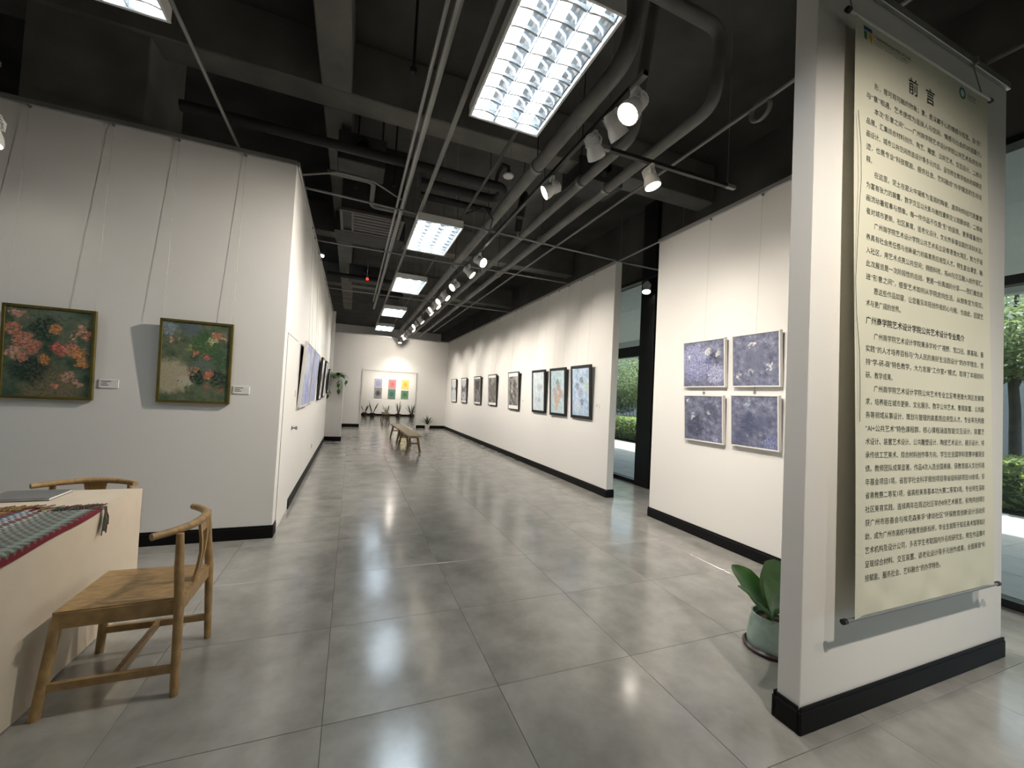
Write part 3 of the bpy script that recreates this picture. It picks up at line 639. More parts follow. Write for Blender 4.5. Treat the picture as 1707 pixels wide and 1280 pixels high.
f4 = ink('ink_print_rock', [(.5, .5, .5, (.16, .15, .13), .6), (.6, .9, .3, (.30, .29, .26), .5)], 6)
f3 = ink('ink_print_split', [(.5, .72, .34, (.045, .045, .045), .85), (.5, .25, .34, (.22, .22, .21), .5)], 6)
f2 = ink('ink_print_blossom', [(.5, .95, .55, (.60, .60, .62), .7), (.5, .2, .5, (.56, .55, .58), .6), (.6, .5, .22, (.20, .16, .20), .4), (.4, .25, .14, (.14, .12, .14), .4)], 5)
f1 = ink('ink_print_pale', [(.5, 1.0, .7, (.66, .67, .68), .8), (.5, .2, .7, (.60, .64, .66), .8)], 5)
for (y0, y1, z0, z1, a, fw, mw, lb, wr) in (
    (5.90, 6.57, 1.195, 2.14, f8, .052, 0, 'black-framed blue watercolour, nearest picture on the long right wall', (-.2, .2)),
    (6.77, 7.43, 1.195, 2.135, f7, .052, 0, 'black-framed watercolour of rust-red rocks on the long right wall', (-.2, .2)),
    (7.65, 8.31, 1.205, 2.135, f6, .052, 0, 'black-framed pale watercolour, almost empty, left of the rust-red one', (-.2, .2)),
    (9.10, 9.80, 1.20, 2.15, f5, .024, (.03, .09), 'thin black-framed bold black and white print with white mount', (-.2, .2)),
    (10.74, 11.45, 1.24, 2.143, f4, .024, (.02, .07), 'thin black-framed grey rocky ink print, second of the five prints', (-.2, .2)),
    (12.22, 12.96, 1.225, 2.135, f3, .024, (.03, .06), 'thin black-framed ink print, black in its upper half', (-.2, .2)),
    (13.90, 14.65, 1.225, 2.13, f2, .024, (.03, .06), 'thin black-framed pale ink print with dark blots, next to the last', (-.2, .2)),
    (15.42, 16.22, 1.215, 2.12, f1, .024, (.03, .06), 'thin black-framed almost white picture, farthest on the right wall', (-.2, .2))):
    painting('framed_picture', lb, 'picture', None, ('right', WR), (y0+y1)/2, z0, y1-y0, z1-z0, .04, fw, 'blackframe', a, matw=mw, wires=wr)
# pictures on the left corridor wall
lvA = art('violet_blue_scroll', [(.3, (.22, .24, .44)), (.5, (.42, .46, .66)), (.7, (.66, .70, .80))], [(.6, .2, .3, (.22, .25, .55)), (.3, .7, .3, (.6, .64, .72))], scale=4, aspect=1.2, stretch=(3, .8))
lvB = art('violet_panel', [(.3, (.18, .20, .36)), (.5, (.33, .36, .54)), (.7, (.5, .53, .68))], [], scale=4, aspect=1.2, stretch=(3, .8))
for (y0, y1, z0, z1, a, fw, fm, mw, lb) in (
    (5.90, 7.02, 1.23, 2.10, lvA, .02, 'whiteframe', 0, 'white-edged violet-blue canvas, nearest on the left corridor wall'),
    (7.12, 8.05, 1.25, 2.10, lvB, .02, 'whiteframe', 0, 'white-edged darker violet canvas, second on the left corridor wall'),
    (9.0, 9.62, 1.25, 2.12, f2, .03, 'blackframe', (.05, .07), 'black-framed white print just past the violet canvases on the left'),
    (10.2, 10.9, 1.28, 2.13, f1, .03, 'blackframe', (.05, .07), 'black-framed white picture, second from the far end of the left corridor wall'),
    (12.05, 12.6, 1.36, 2.03, f4, .03, 'blackframe', (.03, .05), 'small black-framed dark picture beside the trailing plant')):
    painting('framed_picture', lb, 'picture', None, ('left', -.65), (y0+y1)/2, z0, y1-y0, z1-z0, .045, fw, fm, a, matw=mw, wires=(-.2, .2))
t = thing('light_switch', 'small white switch plate on the left corridor wall by the door', 'switch', (-.65, 5.70, 1.37), PI/2)
MB().bev(-.043, .043, -.008, 0, 0, .086, .003).build('plate', M['smoke'], t); MB().bev(-.02, .02, -.013, -.008, .02, .066, .002).build('rocker', M['smoke'], t)
t = thing('wall_socket', 'small white socket low on the left corridor wall', 'socket', (-.65, 8.6, .34), PI/2)
MB().bev(-.043, .043, -.008, 0, 0, .086, .003).build('plate', M['smoke'], t)
b = MB(); [b.box(x-.003, x+.003, -.0086, -.008, .04, .055) for x in (-.015, 0, .015)]; b.build('slots', M['black'], t)
# six square canvases in the far room
ro = lambda nm, c0, c1, c2: art(nm, [(.35, c1), (.65, tuple(min(1, v*1.25) for v in c1))], [(.5, .5, .42, c0), (.5, .5, .2, c2)], scale=9, aspect=1, dist=.10)
for (x, z, h_, c0, c1, c2, lb) in ((1.47, 1.665, .565, (.20, .19, .33), (.36, .36, .48), (.28, .26, .46), 'violet square canvas in the far room, top of the left pair'),
     (1.485, 1.075, .565, (.03, .03, .035), (.24, .24, .25), (.012, .012, .012), 'grey square canvas with a black centre in the far room'),
     (2.28, 1.665, .565, (.52, .09, .11), (.45, .22, .22), (.50, .03, .06), 'red square canvas in the far room, top of the middle pair'),
     (2.28, 1.065, .575, (.03, .13, .10), (.10, .19, .15), (.02, .10, .09), 'teal square canvas in the far room, below the red one'),
     (3.05, 1.685, .565, (.85, .40, .05), (.88, .55, .14), (.78, .26, .01), 'orange square canvas in the far room, top of the right pair'),
     (3.05, 1.09, .51, (.06, .17, .07), (.11, .24, .13), (.03, .11, .05), 'green square canvas in the far room, below the orange one')):
    painting('canvas', lb, 'painting', None, ('front', 25.6), x, z, .455, h_, .035, .008, 'whiteframe', ro('far_canvas', c0, c1, c2))

# ------------------------------------------------------------------ the hanging text banner
BZ0, BZ1, BYT, BYB = .555, 3.505, 1.232, 1.186         # bottom / top height, distance of top and bottom edge
def by(z): return BYB+(z-BZ0)/(BZ1-BZ0)*(BYT-BYB)
M['banner'] = mat('cream_satin_banner', (.70, .69, .56), .55, spec=.3, bump=.03, bscale=200)
M['bannerink'] = mat('banner_print_dark_green', (.018, .024, .018), .8, var=.05)
bn = thing('hanging_banner', 'tall cream banner printed with Chinese text on the white panel', 'banner', (2.93, 1.21, BZ0))
def bpt(u, v):
    z = BZ0+v*(BZ1-BZ0); x = 2.225+u*(3.555-2.225)
    wv = 0
    if z < .72:
        k = ((.72-z)/.17)**1.5*1.3
        wv = .010*k*min(1, (z-BZ0)/.10)*(math.sin(x*17+1.2*math.sin(z*9))+.6*math.sin(x*31+z*14)) 
    curl = .014*max(0, abs(u-.5)*2-.86)/.14*(1 if u < .5 else .6)*(.5+.5*math.sin(v*5+1))
    return (x-2.93, by(z)-1.21-wv-.004-curl, z-BZ0)
b = MB(); b.grid(bpt, 56, 90); b.build('banner_cloth', M['banner'], bn, smooth=True)
for (z, x0, x1, nm) in ((BZ1+.002, 2.175, 3.60, 'top_rod'), (BZ0-.006, 2.17, 3.62, 'bottom_rod')):
    r = MB(); y = by(z)-.004-1.21
    r.tube([(x0-2.93, y, z-BZ0), (x1-2.93, y, z-BZ0)], .0085, 10); r.build(nm, M['white_metal' if nm == 'top_rod' else 'steel'], bn, smooth=True)
    for x in (x0, x1):
        MB().tube([(x-.012-2.93, y, z-BZ0), (x+.012-2.93, y, z-BZ0)], .013, 10).build('rod_cap', M['black'], bn, smooth=True)
for x in (2.215, 3.50):
    MB().tube([(x-2.93, by(BZ1)-1.214, BZ1-BZ0), (x-2.93, PY0-.012-1.21, WH-.03-BZ0)], .003, 5).build('hanging_cord', M['wire'], bn)
    k = MB(); k.bev(x-.012-2.93, x+.012-2.93, PY0-.04-1.21, PY0-.005-1.21, WH-.05-BZ0, WH-.005-BZ0, .003); k.build('rail_hook', M['steel'], bn)
th = MB(); th.tube([(2.232-2.93+.02*math.sin(k*.9)+(.012 if 3 < k < 8 else 0), by(3.0-k*.17)-.018-1.21-.004*math.sin(k), 3.0-k*.17-BZ0) for k in range(10)], .0013, 4)
th.build('loose_thread', M['cord'], bn)
fontc = bpy.data.curves.new('type', 'FONT'); fontc.resolution_u = 2
fonto = bpy.data.objects.new('type', fontc); COL.objects.link(fonto)
def text_mesh(s, bold):
    fontc.body = s; fontc.offset = bold
    dg = bpy.context.evaluated_depsgraph_get(); dg.update()
    me = bpy.data.meshes.new_from_object(fonto.evaluated_get(dg))
    vs = [tuple(v.co) for v in me.vertices]; fs = [tuple(p.vertices) for p in me.polygons]; bpy.data.meshes.remove(me); return vs, fs
def place_text(b, s, x0, z, size, width=None, bold=.004):
    vs, fs = text_mesh(s, bold)
    if not vs: return
    ux0 = min(v[0] for v in vs); ux1 = max(v[0] for v in vs)
    kx = size if width is None else width/(ux1-ux0)
    out = []
    for v in vs:
        zz = z+v[1]*size; out.append((x0+(v[0]-ux0)*kx-2.93, by(zz)-1.21-.0050, zz-BZ0))
    b.add(out, fs)
body = MB()
LX, RX, IND = 2.325, 3.478, .066
L1 = ['　形，是可观可触的物象；意，是深藏于心的情感与哲思。当“形”', '与“意”相遇，艺术便成为连接人与空间、情感与社会的对话媒介。', '　本次“形意之间”——广州商学院艺术设计学院公共艺术系师生作',
 '品展，汇集综合材料创作、陶艺、雕塑、公共艺术、交互设计、二维动', '画设计、城市公共空间改造设计等多元作品，呈现师生教学相长的探索足', '迹，也是专业“科技赋能、服务社会、艺科融合”办学理念的生动诠', '释。',
 '　在这里，泥土在窑火中凝练为温润的陶瓷，废弃材料经巧思重塑', '为富有张力的装置，数字交互以光影与触控重新定义观展体验，二维动', '画流动着叙事与想象。每一件作品不仅是“形”的呈现，更承载着创作', '者对城市更新、社区美育、适老化设计、文化传承等议题的深刻关注。',
 '　广州商学院艺术设计学院公共艺术系立足粤港澳大湾区，致力于培', '养具有社会责任感与创新能力的高素质应用型人才。师生走出课堂，融', '入社区，用艺术点亮公共空间；拥抱科技，将AI与交互融入创作语汇。', '此次展览是一次阶段性的总结，更是一份真诚的分享——我们邀您走', '进“形意之间”，感受艺术如何从学院走向生活、从想象变为现实。', '　愿这些作品如窗，让您看见年轻创作者的心与眼，也由此，回望艺', '术与更广阔的世界。']
L2 = ['　广州商学院艺术设计学院秉承学校“广视野、宽口径、厚基础、重', '实践”的人才培养目标与“为人民的美好生活而设计”的办学理念，坚', '持“学-研-商”特色教学，大力发展“工作室+”模式，取得了丰硕的科', '研、教学成果。', '　广州商学院艺术设计学院公共艺术专业立足粤港澳大湾区发展需',
 '求，培养能在城市更新、文化展示、数字公共艺术、景观装置、公共服', '务等领域从事设计、策划与管理的高素质应用型人才。专业率先构建', '“AI+公共艺术”特色课程群，核心课程涵盖智能交互设计、装置艺', '术设计、装置艺术设计、公共雕塑设计、陶瓷艺术设计、展示设计、续', '承传统工艺美术、综合材料创作等方向，学生在全国学科竞赛中屡获佳', '绩。教师团队成果显著，作品4次入选全国美展，获教育部人文社科青', '年基金项目1项，省哲学社会科学规划项目等省级科研项目10余项，获',
 '省青教赛二等奖1项，省高校美育基本功大赛二等奖3项。专业师生深耕', '社区美育实践，连续两年在周边社区举办8场艺术展览，校地共创项目', '获广州市慈善会与埃克森美孚“律动社区”环保教育创新设计活动资', '助，成为广州市高校环保教育创新标杆。毕业生就职于知名美术馆等知名', '艺术机构及设计公司，多名学生考取国内外名校研究生。师生作品集中', '呈现综合材料、交互装置、适老化设计等多元创作成果，全面展现“科', '技赋能、服务社会、艺科融合”的办学特色。']
SZT = .0355
def para(lines, z0, pitch):
    for k, s in enumerate(lines):
        ind = s.startswith('　'); s = s.strip('　'); x = LX+(IND if ind else 0)
        full = len(s) > 24 and not s.endswith('特色。')
        place_text(body, s, x, z0-k*pitch-.013, SZT, (RX-x) if full else None, .0)
para(L1, 3.186, .0664)
para(L2, 1.896, .0650)
body.build('body_text', M['bannerink'], bn)
tt = MB(); place_text(tt, '前', 2.700, 3.265, .098, None, .012); place_text(tt, '言', 2.868, 3.265, .098, None, .012); tt.build('title_text', M['bannerink'], bn)
tt = MB(); place_text(tt, '广州商学院艺术设计学院公共艺术设计专业简介', LX, 1.957, .041, .935, .011); tt.build('heading_text', M['ink'], bn)
tt = MB(); place_text(tt, '广州商学院艺术设计学院公共艺术系', 2.385, 3.440, .021, .335, .004); place_text(tt, 'GUANGZHOU COLLEGE OF COMMERCE', 2.385, 3.424, .010, .32, .003); place_text(tt, 'SCHOOL OF ART AND DESIGN', 2.385, 3.410, .010, .30, .003)
tt.build('emblem_text', M['bannerink'], bn); tt = MB(); place_text(tt, '公共艺术', 3.322, 3.440, .022, .095, .004); place_text(tt, 'PUBLIC ART', 3.322, 3.424, .012, .09, .003)
tt.build('emblem_text', M['bannerink'], bn)
def flat(name, pts, col):
    m = mat('print_'+name, col, .7, var=.04); b = MB(); b.add([(x-2.93, by(z)-1.21-.0050, z-BZ0) for x, z in pts], [tuple(range(len(pts)))]); b.build(name, m, bn)
flat('emblem_blue_bar', [(2.300, 3.457), (2.372, 3.457), (2.366, 3.477), (2.297, 3.477)], (.02, .07, .22))
flat('emblem_green_bar', [(2.303, 3.412), (2.328, 3.408), (2.326, 3.450), (2.301, 3.452)], (.04, .16, .05))
flat('emblem_orange_wedge', [(2.338, 3.428), (2.370, 3.396), (2.372, 3.450), (2.340, 3.450)], (.62, .34, .04))
ring = lambda cx, cz, r, n=24, a0=0: [(cx+r*math.cos(2*PI*k/n+a0), cz+r*math.sin(2*PI*k/n+a0)) for k in range(n)]
def annulus(name, cx, cz, r0, r1, k0, k1, col, n=36):
    m = mat('print_'+name, col, .7, var=.04); b = MB()
    o = [(cx+r1*math.cos(2*PI*k/n), cz+r1*math.sin(2*PI*k/n)) for k in range(k0, k1+1)]; i = [(cx+r0*math.cos(2*PI*k/n), cz+r0*math.sin(2*PI*k/n)) for k in range(k0, k1+1)]
    p = o+i; q = len(o)
    b.add([(x-2.93, by(z)-1.21-.0050, z-BZ0) for x, z in p], [(k, k+1, q+k+1, q+k) for k in range(q-1)]); b.build(name, m, bn)
annulus('emblem_teal_ring', 3.262, 3.442, .022, .036, 0, 20, (.03, .20, .24))
annulus('emblem_green_ring', 3.262, 3.442, .022, .036, 20, 36, (.05, .22, .06))
flat('emblem_white_centre', ring(3.262, 3.442, .019, 20), (.7, .75, .75))
bpy.data.objects.remove(fonto)

# ------------------------------------------------------------------ table, cloth, runner, guest book
TX0, TX1, TY0, TY1, TH = -2.15, -1.262, 1.05, 3.45, .765
t = thing('table', 'long table hidden under the beige linen cloth', 'table', ((TX0+TX1)/2, (TY0+TY1)/2, 0))
hx, hy = (TX1-TX0)/2-.02, (TY1-TY0)/2-.02
MB().bev(-hx, hx, -hy, hy, .715, TH-.008, .006).build('tabletop', M['wood'], t)
for i in (-1, 1):
    for j in (-1, 1): MB().bev(i*(hx-.06)-.025, i*(hx-.06)+.025, j*(hy-.05)-.025, j*(hy-.05)+.025, 0, .715, .004).build('leg', M['wood'], t)
b = MB()
b.grid(lambda u, v: (TX0+u*(TX1-TX0), TY0+v*(TY1-TY0), TH), 6, 10)
def side(fx, nu, nv=12): b.grid(fx, nu, nv)
wob = lambda s, v: (.010*math.sin(s*6.1)+.006*math.sin(s*13+1))*v*v
side(lambda u, v: (TX1+wob(u*2.4, v)-.004*v, TY0+u*(TY1-TY0), TH-v*(TH-.006-.006*math.sin(u*40))), 60)
side(lambda u, v: (TX0-wob(u*2.4, v), TY1-u*(TY1-TY0), TH-v*(TH-.008)), 40)
side(lambda u, v: (TX0+u*(TX1-TX0), TY0-wob(u*1.7, v), TH-v*(TH-.008)), 30)
side(lambda u, v: (TX1-u*(TX1-TX0), TY1+.004+wob(u*1.7, v)*.4, TH-v*.24), 30)
tag(b.build('tablecloth', M['cloth'], origin=((TX0+TX1)/2, (TY0+TY1)/2, 0), smooth=True), 'beige linen cloth draped to the floor over the long table', 'tablecloth')
def runner_mat():
    m = bpy.data.materials.new('woven_zigzag'); m.use_nodes = True; nt = m.node_tree; p = nt.nodes['Principled BSDF']; p.inputs['Roughness'].default_value = .95; L = nt.links.new
    tc = nt.nodes.new('ShaderNodeTexCoord'); sp = nt.nodes.new('ShaderNodeSeparateXYZ'); L(tc.outputs['UV'], sp.inputs[0])
    def mth(op, a, b=None, c=None):
        n = nt.nodes.new('ShaderNodeMath'); n.operation = op
        for k, v in enumerate((a, b, c)):
            if v is None: continue
            if isinstance(v, (int, float)): n.inputs[k].default_value = v
            else: L(v, n.inputs[k])
        return n.outputs[0]
    zig = mth('PINGPONG', mth('MULTIPLY', sp.outputs[1], 44.0), .5)          # teeth along the length
    u = mth('ADD', sp.outputs[0], mth('MULTIPLY', mth('SUBTRACT', zig, .25), .11))
    r = nt.nodes.new('ShaderNodeValToRGB'); r.color_ramp.interpolation = 'CONSTANT'; e = r.color_ramp.elements
    red = (.20, .012, .025); teal = (.27, .34, .31); grey = (.36, .36, .33); brn = (.15, .11, .085); grn = (.13, .15, .11); yel = (.33, .22, .05); wht = (.52, .55, .52); blu = (.06, .14, .20)
    st = [(0, yel), (.06, (.16, .13, .05)), (.12, yel), (.17, (.17, .07, .04)), (.22, red), (.26, blu), (.30, wht), (.335, blu), (.365, wht), (.40, (.22, .05, .06)), (.44, brn), (.475, wht), (.51, grn), (.545, grey), (.58, brn), (.61, teal), (.65, grn), (.69, grey), (.72, brn), (.755, teal), (.79, grn), (.825, grey), (.865, teal), (.90, grn), (.935, red)]
    while len(e) < len(st): e.new(.5)
    for k, (q, c) in enumerate(st): e[k].position = q; e[k].color = (*c, 1)
    L(u, r.inputs[0])
    n = nt.nodes.new('ShaderNodeTexNoise'); n.inputs['Scale'].default_value = 120; L(tc.outputs['UV'], n.inputs['Vector'])
    mx = nt.nodes.new('ShaderNodeMix'); mx.data_type = 'RGBA'; mx.blend_type = 'MULTIPLY'; mx.inputs[0].default_value = .5; L(r.outputs[0], mx.inputs[6]); L(n.outputs['Fac'], mx.inputs[7])
    L(mx.outputs[2], p.inputs['Base Color'])
    bu = nt.nodes.new('ShaderNodeBump'); bu.inputs['Strength'].default_value = .5; bu.inputs['Distance'].default_value = .004; L(n.outputs['Fac'], bu.inputs['Height']); L(bu.outputs[0], p.inputs['Normal'])
    return m
rt = thing('table_runner', 'striped zigzag woven runner with red border along the table edge', 'runner', (-1.45, 2.0, TH))
RW = .50                                                  # woven width, part of it hangs over the edge
def rpt(u, v):
    s = u*RW; y = 1.1+v*1.83+.02*math.sin(u*7); flat_w = TX1+.006+1.72 
    lim = .435+.05*v*v
    z = TH+.006+.003*math.sin(u*9+v*20)
    if s <= lim: x = -1.70+s*(TX1+.008+1.70)/lim
    else: x = TX1+.012+.004*math.sin(v*22); z = TH+.004-(s-lim)
    return (x+1.45, y-2.0, z-TH)
b = MB(); b.grid(rpt, 40, 70); b.build('woven_cloth', runner_mat(), rt, smooth=True)
frc = [((.02, .05, .03), 0), ((.11, .012, .02), 1), ((.16, .12, .07), 2), ((.26, .17, .05), 3), ((.05, .06, .05), 4)]
fms = [mat('fringe_yarn', c, .95, var=.3, vscale=30) for c, _ in frc]
for q, fm in enumerate(fms):
    b = MB()
    for k in range(22):
        u = random.random(); 
        if q == 3: u = random.uniform(0, .25)
        if q in (0, 4): u = random.uniform(.55, 1)
        x, y, z = rpt(u, 1); dx = random.uniform(-.02, .02); ln = random.uniform(.06, .11)
        if u < .86:
            pts = [(x, y-.004, z+.002), (x+dx*.5, y+ln*.3, z+.012*random.random()), (x+dx+.02, y+ln*.7, z+.006*random.random()), (x+dx*1.6+.03, y+ln, z+.002)]
            pts = [(min(p[0], TX1+1.45+.0), p[1], p[2]) for p in pts]
        else:
            ex = TX1+1.45+.014
            pts = [(x, y-.004, z+.002), (ex+.004, y+.02+random.random()*.02, z+.002), (ex+.008, y+.035+dx, -.05-.02*random.random()), (ex+.008, y+.03+dx*1.4, -.09-.06*random.random())]
        b.tube(pts, .0026, 5)
    b.build('fringe', fm, rt)['kind'] = 'stuff'
t = thing('guest_book', 'grey covered book lying flat near the far end of the table', 'book', (-1.735, 3.285, TH+.001), math.radians(2))
MB().bev(-.145, .145, -.115, .115, .0, .004, .001).build('back_cover', M['book'], t); MB().bev(-.14, .142, -.11, .11, .004, .013, .001).build('pages', M['paper'], t)
MB().bev(-.145, .145, -.115, .115, .013, .017, .001).build('front_cover', M['book'], t); MB().bev(-.149, -.143, -.115, .115, 0, .017, .001).build('spine', M['book'], t)

# ------------------------------------------------------------------ low-backed wooden armchairs (facing local -x)
def make_chair(label):
    t = thing('wooden_chair', label, 'chair', (0, 0, 0), 0, 'low-backed wooden chairs at the table')
    s = MB(); s.add([(-.235, -.225, .43), (-.235, .225, .43), (.215, .205, .43), (.215, -.205, .43), (-.235, -.225, .445), (-.235, .225, .445), (.215, .205, .445), (.215, -.205, .445)], [(0,1,2,3), (4,7,6,5), (0,4,5,1), (1,5,6,2), (2,6,7,3), (3,7,4,0)])
    s.build('seat', M['wood'], t)
    for j in (-1, 1):
        MB().bar([(-.225, j*.215, .405), (.225, j*.205, .405)], .014, .034).build('side_rail', M['wood'], t)
        MB().tube([(-.255, j*.245, 0), (-.222, j*.212, .40), (-.216, j*.207, .437)], [.019, .022, .021], 12).build('front_leg', M['wood'], t, smooth=True)
        MB().tube([(.235, j*.243, 0), (.222, j*.222, .42), (.208, j*.212, .60), (.200, j*.205, .755)], [.018, .021, .020, .016], 12).build('back_leg', M['wood'], t, smooth=True)
        MB().bar([(-.242, j*.232, .125), (.230, j*.236, .125)], .010, .017).build('side_stretcher', M['wood'], t)
    MB().bar([(-.228, -.205, .405), (-.228, .205, .405)], .013, .034).build('front_rail', M['wood'], t)
    MB().bar([(.215, -.205, .405), (.215, .205, .405)], .013, .034).build('back_rail', M['wood'], t)
    MB().bar([(.0, -.234, .125), (.0, .234, .125)], .011, .016).build('cross_stretcher', M['wood'], t)
    pts = []
    for k in range(17):
        a = -1+k/8; pts.append((.235-.125*abs(a)**2.2, a*.270, .770-.006*abs(a)))
    MB().tube(pts, [.017+.004*(1-abs(-1+k/8)) for k in range(17)], 12).build('crest_rail', M['wood'], t, smooth=True)
    b = MB()                                              # split, bowed back splat
    for j in (-1, 1):
        b.bar([(.212, j*.016, .43), (.232, j*.018, .52), (.243, j*.026, .60), (.243, j*.040, .68), (.236, j*.050, .765)], [.015, .014, .012, .012, .014], .006, up=(1, 0, 0))
    b.bar([(.2405, 0, .705), (.234, 0, .768)], .052, .006, up=(1, 0, 0)); b.build('back_splat', M['wood'], t)
    return t
c1 = make_chair('pale wooden chair drawn up to the near long side of the table'); c1.location = (-.935, 2.652, 0); c1.rotation_euler = (0, 0, 0)
dup(c1, (-1.632, 3.50, 0), PI/2, 'pale wooden chair at the far end of the table, only its curved back showing')

# ------------------------------------------------------------------ plank benches in the hall
def make_bench(label, L_):
    t = thing('wooden_bench', label, 'bench', (0, 0, 0), 0, 'low plank benches')
    MB().bev(-.165, .165, -L_/2, L_/2, .395, .435, .006).build('bench_top', M['bench'], t)
    for j in (-1, 1):
        y = j*(L_/2-.22)
        for i in (-1, 1):
            MB().bar([(i*.165, y+j*.05, 0), (i*.085, y, .395)], .024, .030, up=(0, 1, 0)).build('leg', M['bench_dark'], t)
        MB().bar([(-.115, y+j*.025, .225), (.115, y+j*.025, .225)], .012, .018).build('stretcher', M['bench_dark'], t)
        MB().bev(-.12, .12, y-.02, y+.02, .355, .395, .003).build('cleat', M['bench_dark'], t)
    return t
b1 = make_bench('wooden plank bench, the nearest in the hall', 1.85); b1.location = (1.515, 11.13, 0); b1.rotation_euler = (0, 0, .02)
dup(b1, (1.455, 13.05, 0), .03, 'wooden plank bench set end to end behind the nearest bench')
dup(b1, (1.62, 20.9, 0), -.02, 'wooden plank bench standing beyond the opening in the far room')

# ------------------------------------------------------------------ plinth and plants
pl = struct(MB().bev(-.65, -.215, 12.70, 13.0, 0, 1.79, .004).build('wall_plinth', M['wall'], origin=(-.43, 12.85, 0)))
base('baseboard_plinth', [(-.65, -.20, 12.685, 12.70), (-.215, -.20, 12.685, 13.0)])
def leaf(b, p, d, L_, W_, droop=.3, n=5, fold=.15, side=None):
    p = Vector(p); d = Vector(d).normalized(); x = d.cross(Vector((0, 0, 1)))
    x = Vector((1, 0, 0)) if x.length < .05 else x.normalized()
    if side is not None: x = Vector(side).normalized()
    vs = []; fs = []
    for i in range(n+1):
        s = i/n; c = p+d*L_*s+Vector((0, 0, -droop*L_*s*s)); wd = W_*math.sin(PI*min(1, (.12+.88*s)))**.8*.5 if i < n else .002
        u = x.cross(d).normalized()
        vs += [c-x*wd+u*wd*fold, c, c+x*wd+u*wd*fold]
        if i:
            k = i*3
            fs += [(k-3, k-2, k+1, k), (k-2, k-1, k+2, k+1)]
    b.add(vs, fs)
t = thing('trailing_plant', 'trailing green plant spilling over the white plinth', 'plant', (-.42, 12.83, 1.79))
b = MB(); b.lathe([(0, 0), (.09, 0), (.11, .11), (.10, .11), (.085, .09), (0, .09)], 16); b.build('pot', M['whitepot'], t, smooth=True)
for k in range(40):
    a = random.uniform(0, 2*PI); b = MB()
    if k < 30: leaf(b, (.03*math.cos(a), .03*math.sin(a), .10), (math.cos(a), math.sin(a), random.uniform(.1, 1.0)), random.uniform(.16, .36), .14, .55)
    else:
        x = random.choice((-.19, .06, .13, .22, -.10)); z = random.uniform(-.5, .05)
        leaf(b, (x+random.uniform(-.05, .05), -.165, z), (random.uniform(-.6, .6), -.3, -.6), .12, .085, .2)
    b.build('leaf', M['plant'], t)
b = MB()
for (x, z1) in ((.06, -.48), (-.19, -.20), (.13, -.28), (.24, -.22)):
    b.tube([(x*.3, -.03, .10), (x*.8, -.13, .09), (x, -.165, -.04), (x+.02, -.16, z1)], .004, 5)
b.build('trailing_stems', M['plant2'], t)
def snake_plant(label, loc, hgt, n, sway=.12, pot='terracotta', kind='snake'):
    t = thing('potted_plant', label, 'plant', loc)
    b = MB(); b.lathe([(0, .02), (.10, .02), (.125, .17), (.145, .17), (.148, .21), (.125, .21), (.12, .185), (0, .185)], 18); b.build('pot', M[pot], t, smooth=True)
    MB().lathe([(0, 0), (.13, 0), (.155, .03), (.13, .02), (0, .02)], 18).build('saucer', M[pot], t, smooth=True)
    MB().lathe([(0, .192), (.122, .188)], 16).build('soil', M['soil'], t)
    for k in range(n):
        a = 2*PI*k/n+random.uniform(-.4, .4); s = random.uniform(.5, 1.3)*sway; b = MB()
        d = (math.cos(a)*s, math.sin(a)*s*.7, .3); L_ = 1.45*hgt*random.uniform(.7, 1.05)
        leaf(b, (.03*math.cos(a), .03*math.sin(a), .18), d, L_, .055 if kind == 'snake' else .05, .12, 6, .25, side=(math.cos(a+1.2), math.sin(a+1.2), 0)); b.build('leaf', M['plant2'], t)
    return t
snake_plant('potted plant half hidden by the left side of the opening', (.78, 24.95, 0), .55, 5)
snake_plant('potted plant with thin spiky leaves under the violet canvases', (1.20, 24.75, 0), .60, 7, .16)
snake_plant('potted plant partly behind the bench in the far room', (2.03, 25.1, 0), .50, 6, .2)
snake_plant('potted plant with tall upright leaves between the red and orange canvases', (2.65, 24.75, 0), .68, 6, .10)
snake_plant('bushiest potted plant by the right side of the opening in the far room', (3.42, 24.75, 0), .60, 11, .2)
t = thing('potted_plant', 'spiky fan-leaved plant in a white pot in front of the back wall', 'plant', (3.03, 17.08, 0))
MB().lathe([(0, 0), (.085, 0), (.115, .20), (.105, .205), (.10, .18), (0, .18)], 18).build('pot', M['whitepot'], t, smooth=True)
MB().lathe([(0, .186), (.10, .184)], 14).build('soil', M['soil'], t)
for k in range(26):
    a = 2*PI*k/26*3.1; e = .25+.9*(k/26); b = MB()
    leaf(b, (0, 0, .19), (math.cos(a), math.sin(a)*.4-.10, e*1.3), random.uniform(.36, .48), .05, .12, 5, .2); b.build('leaf', M['plant2'], t)
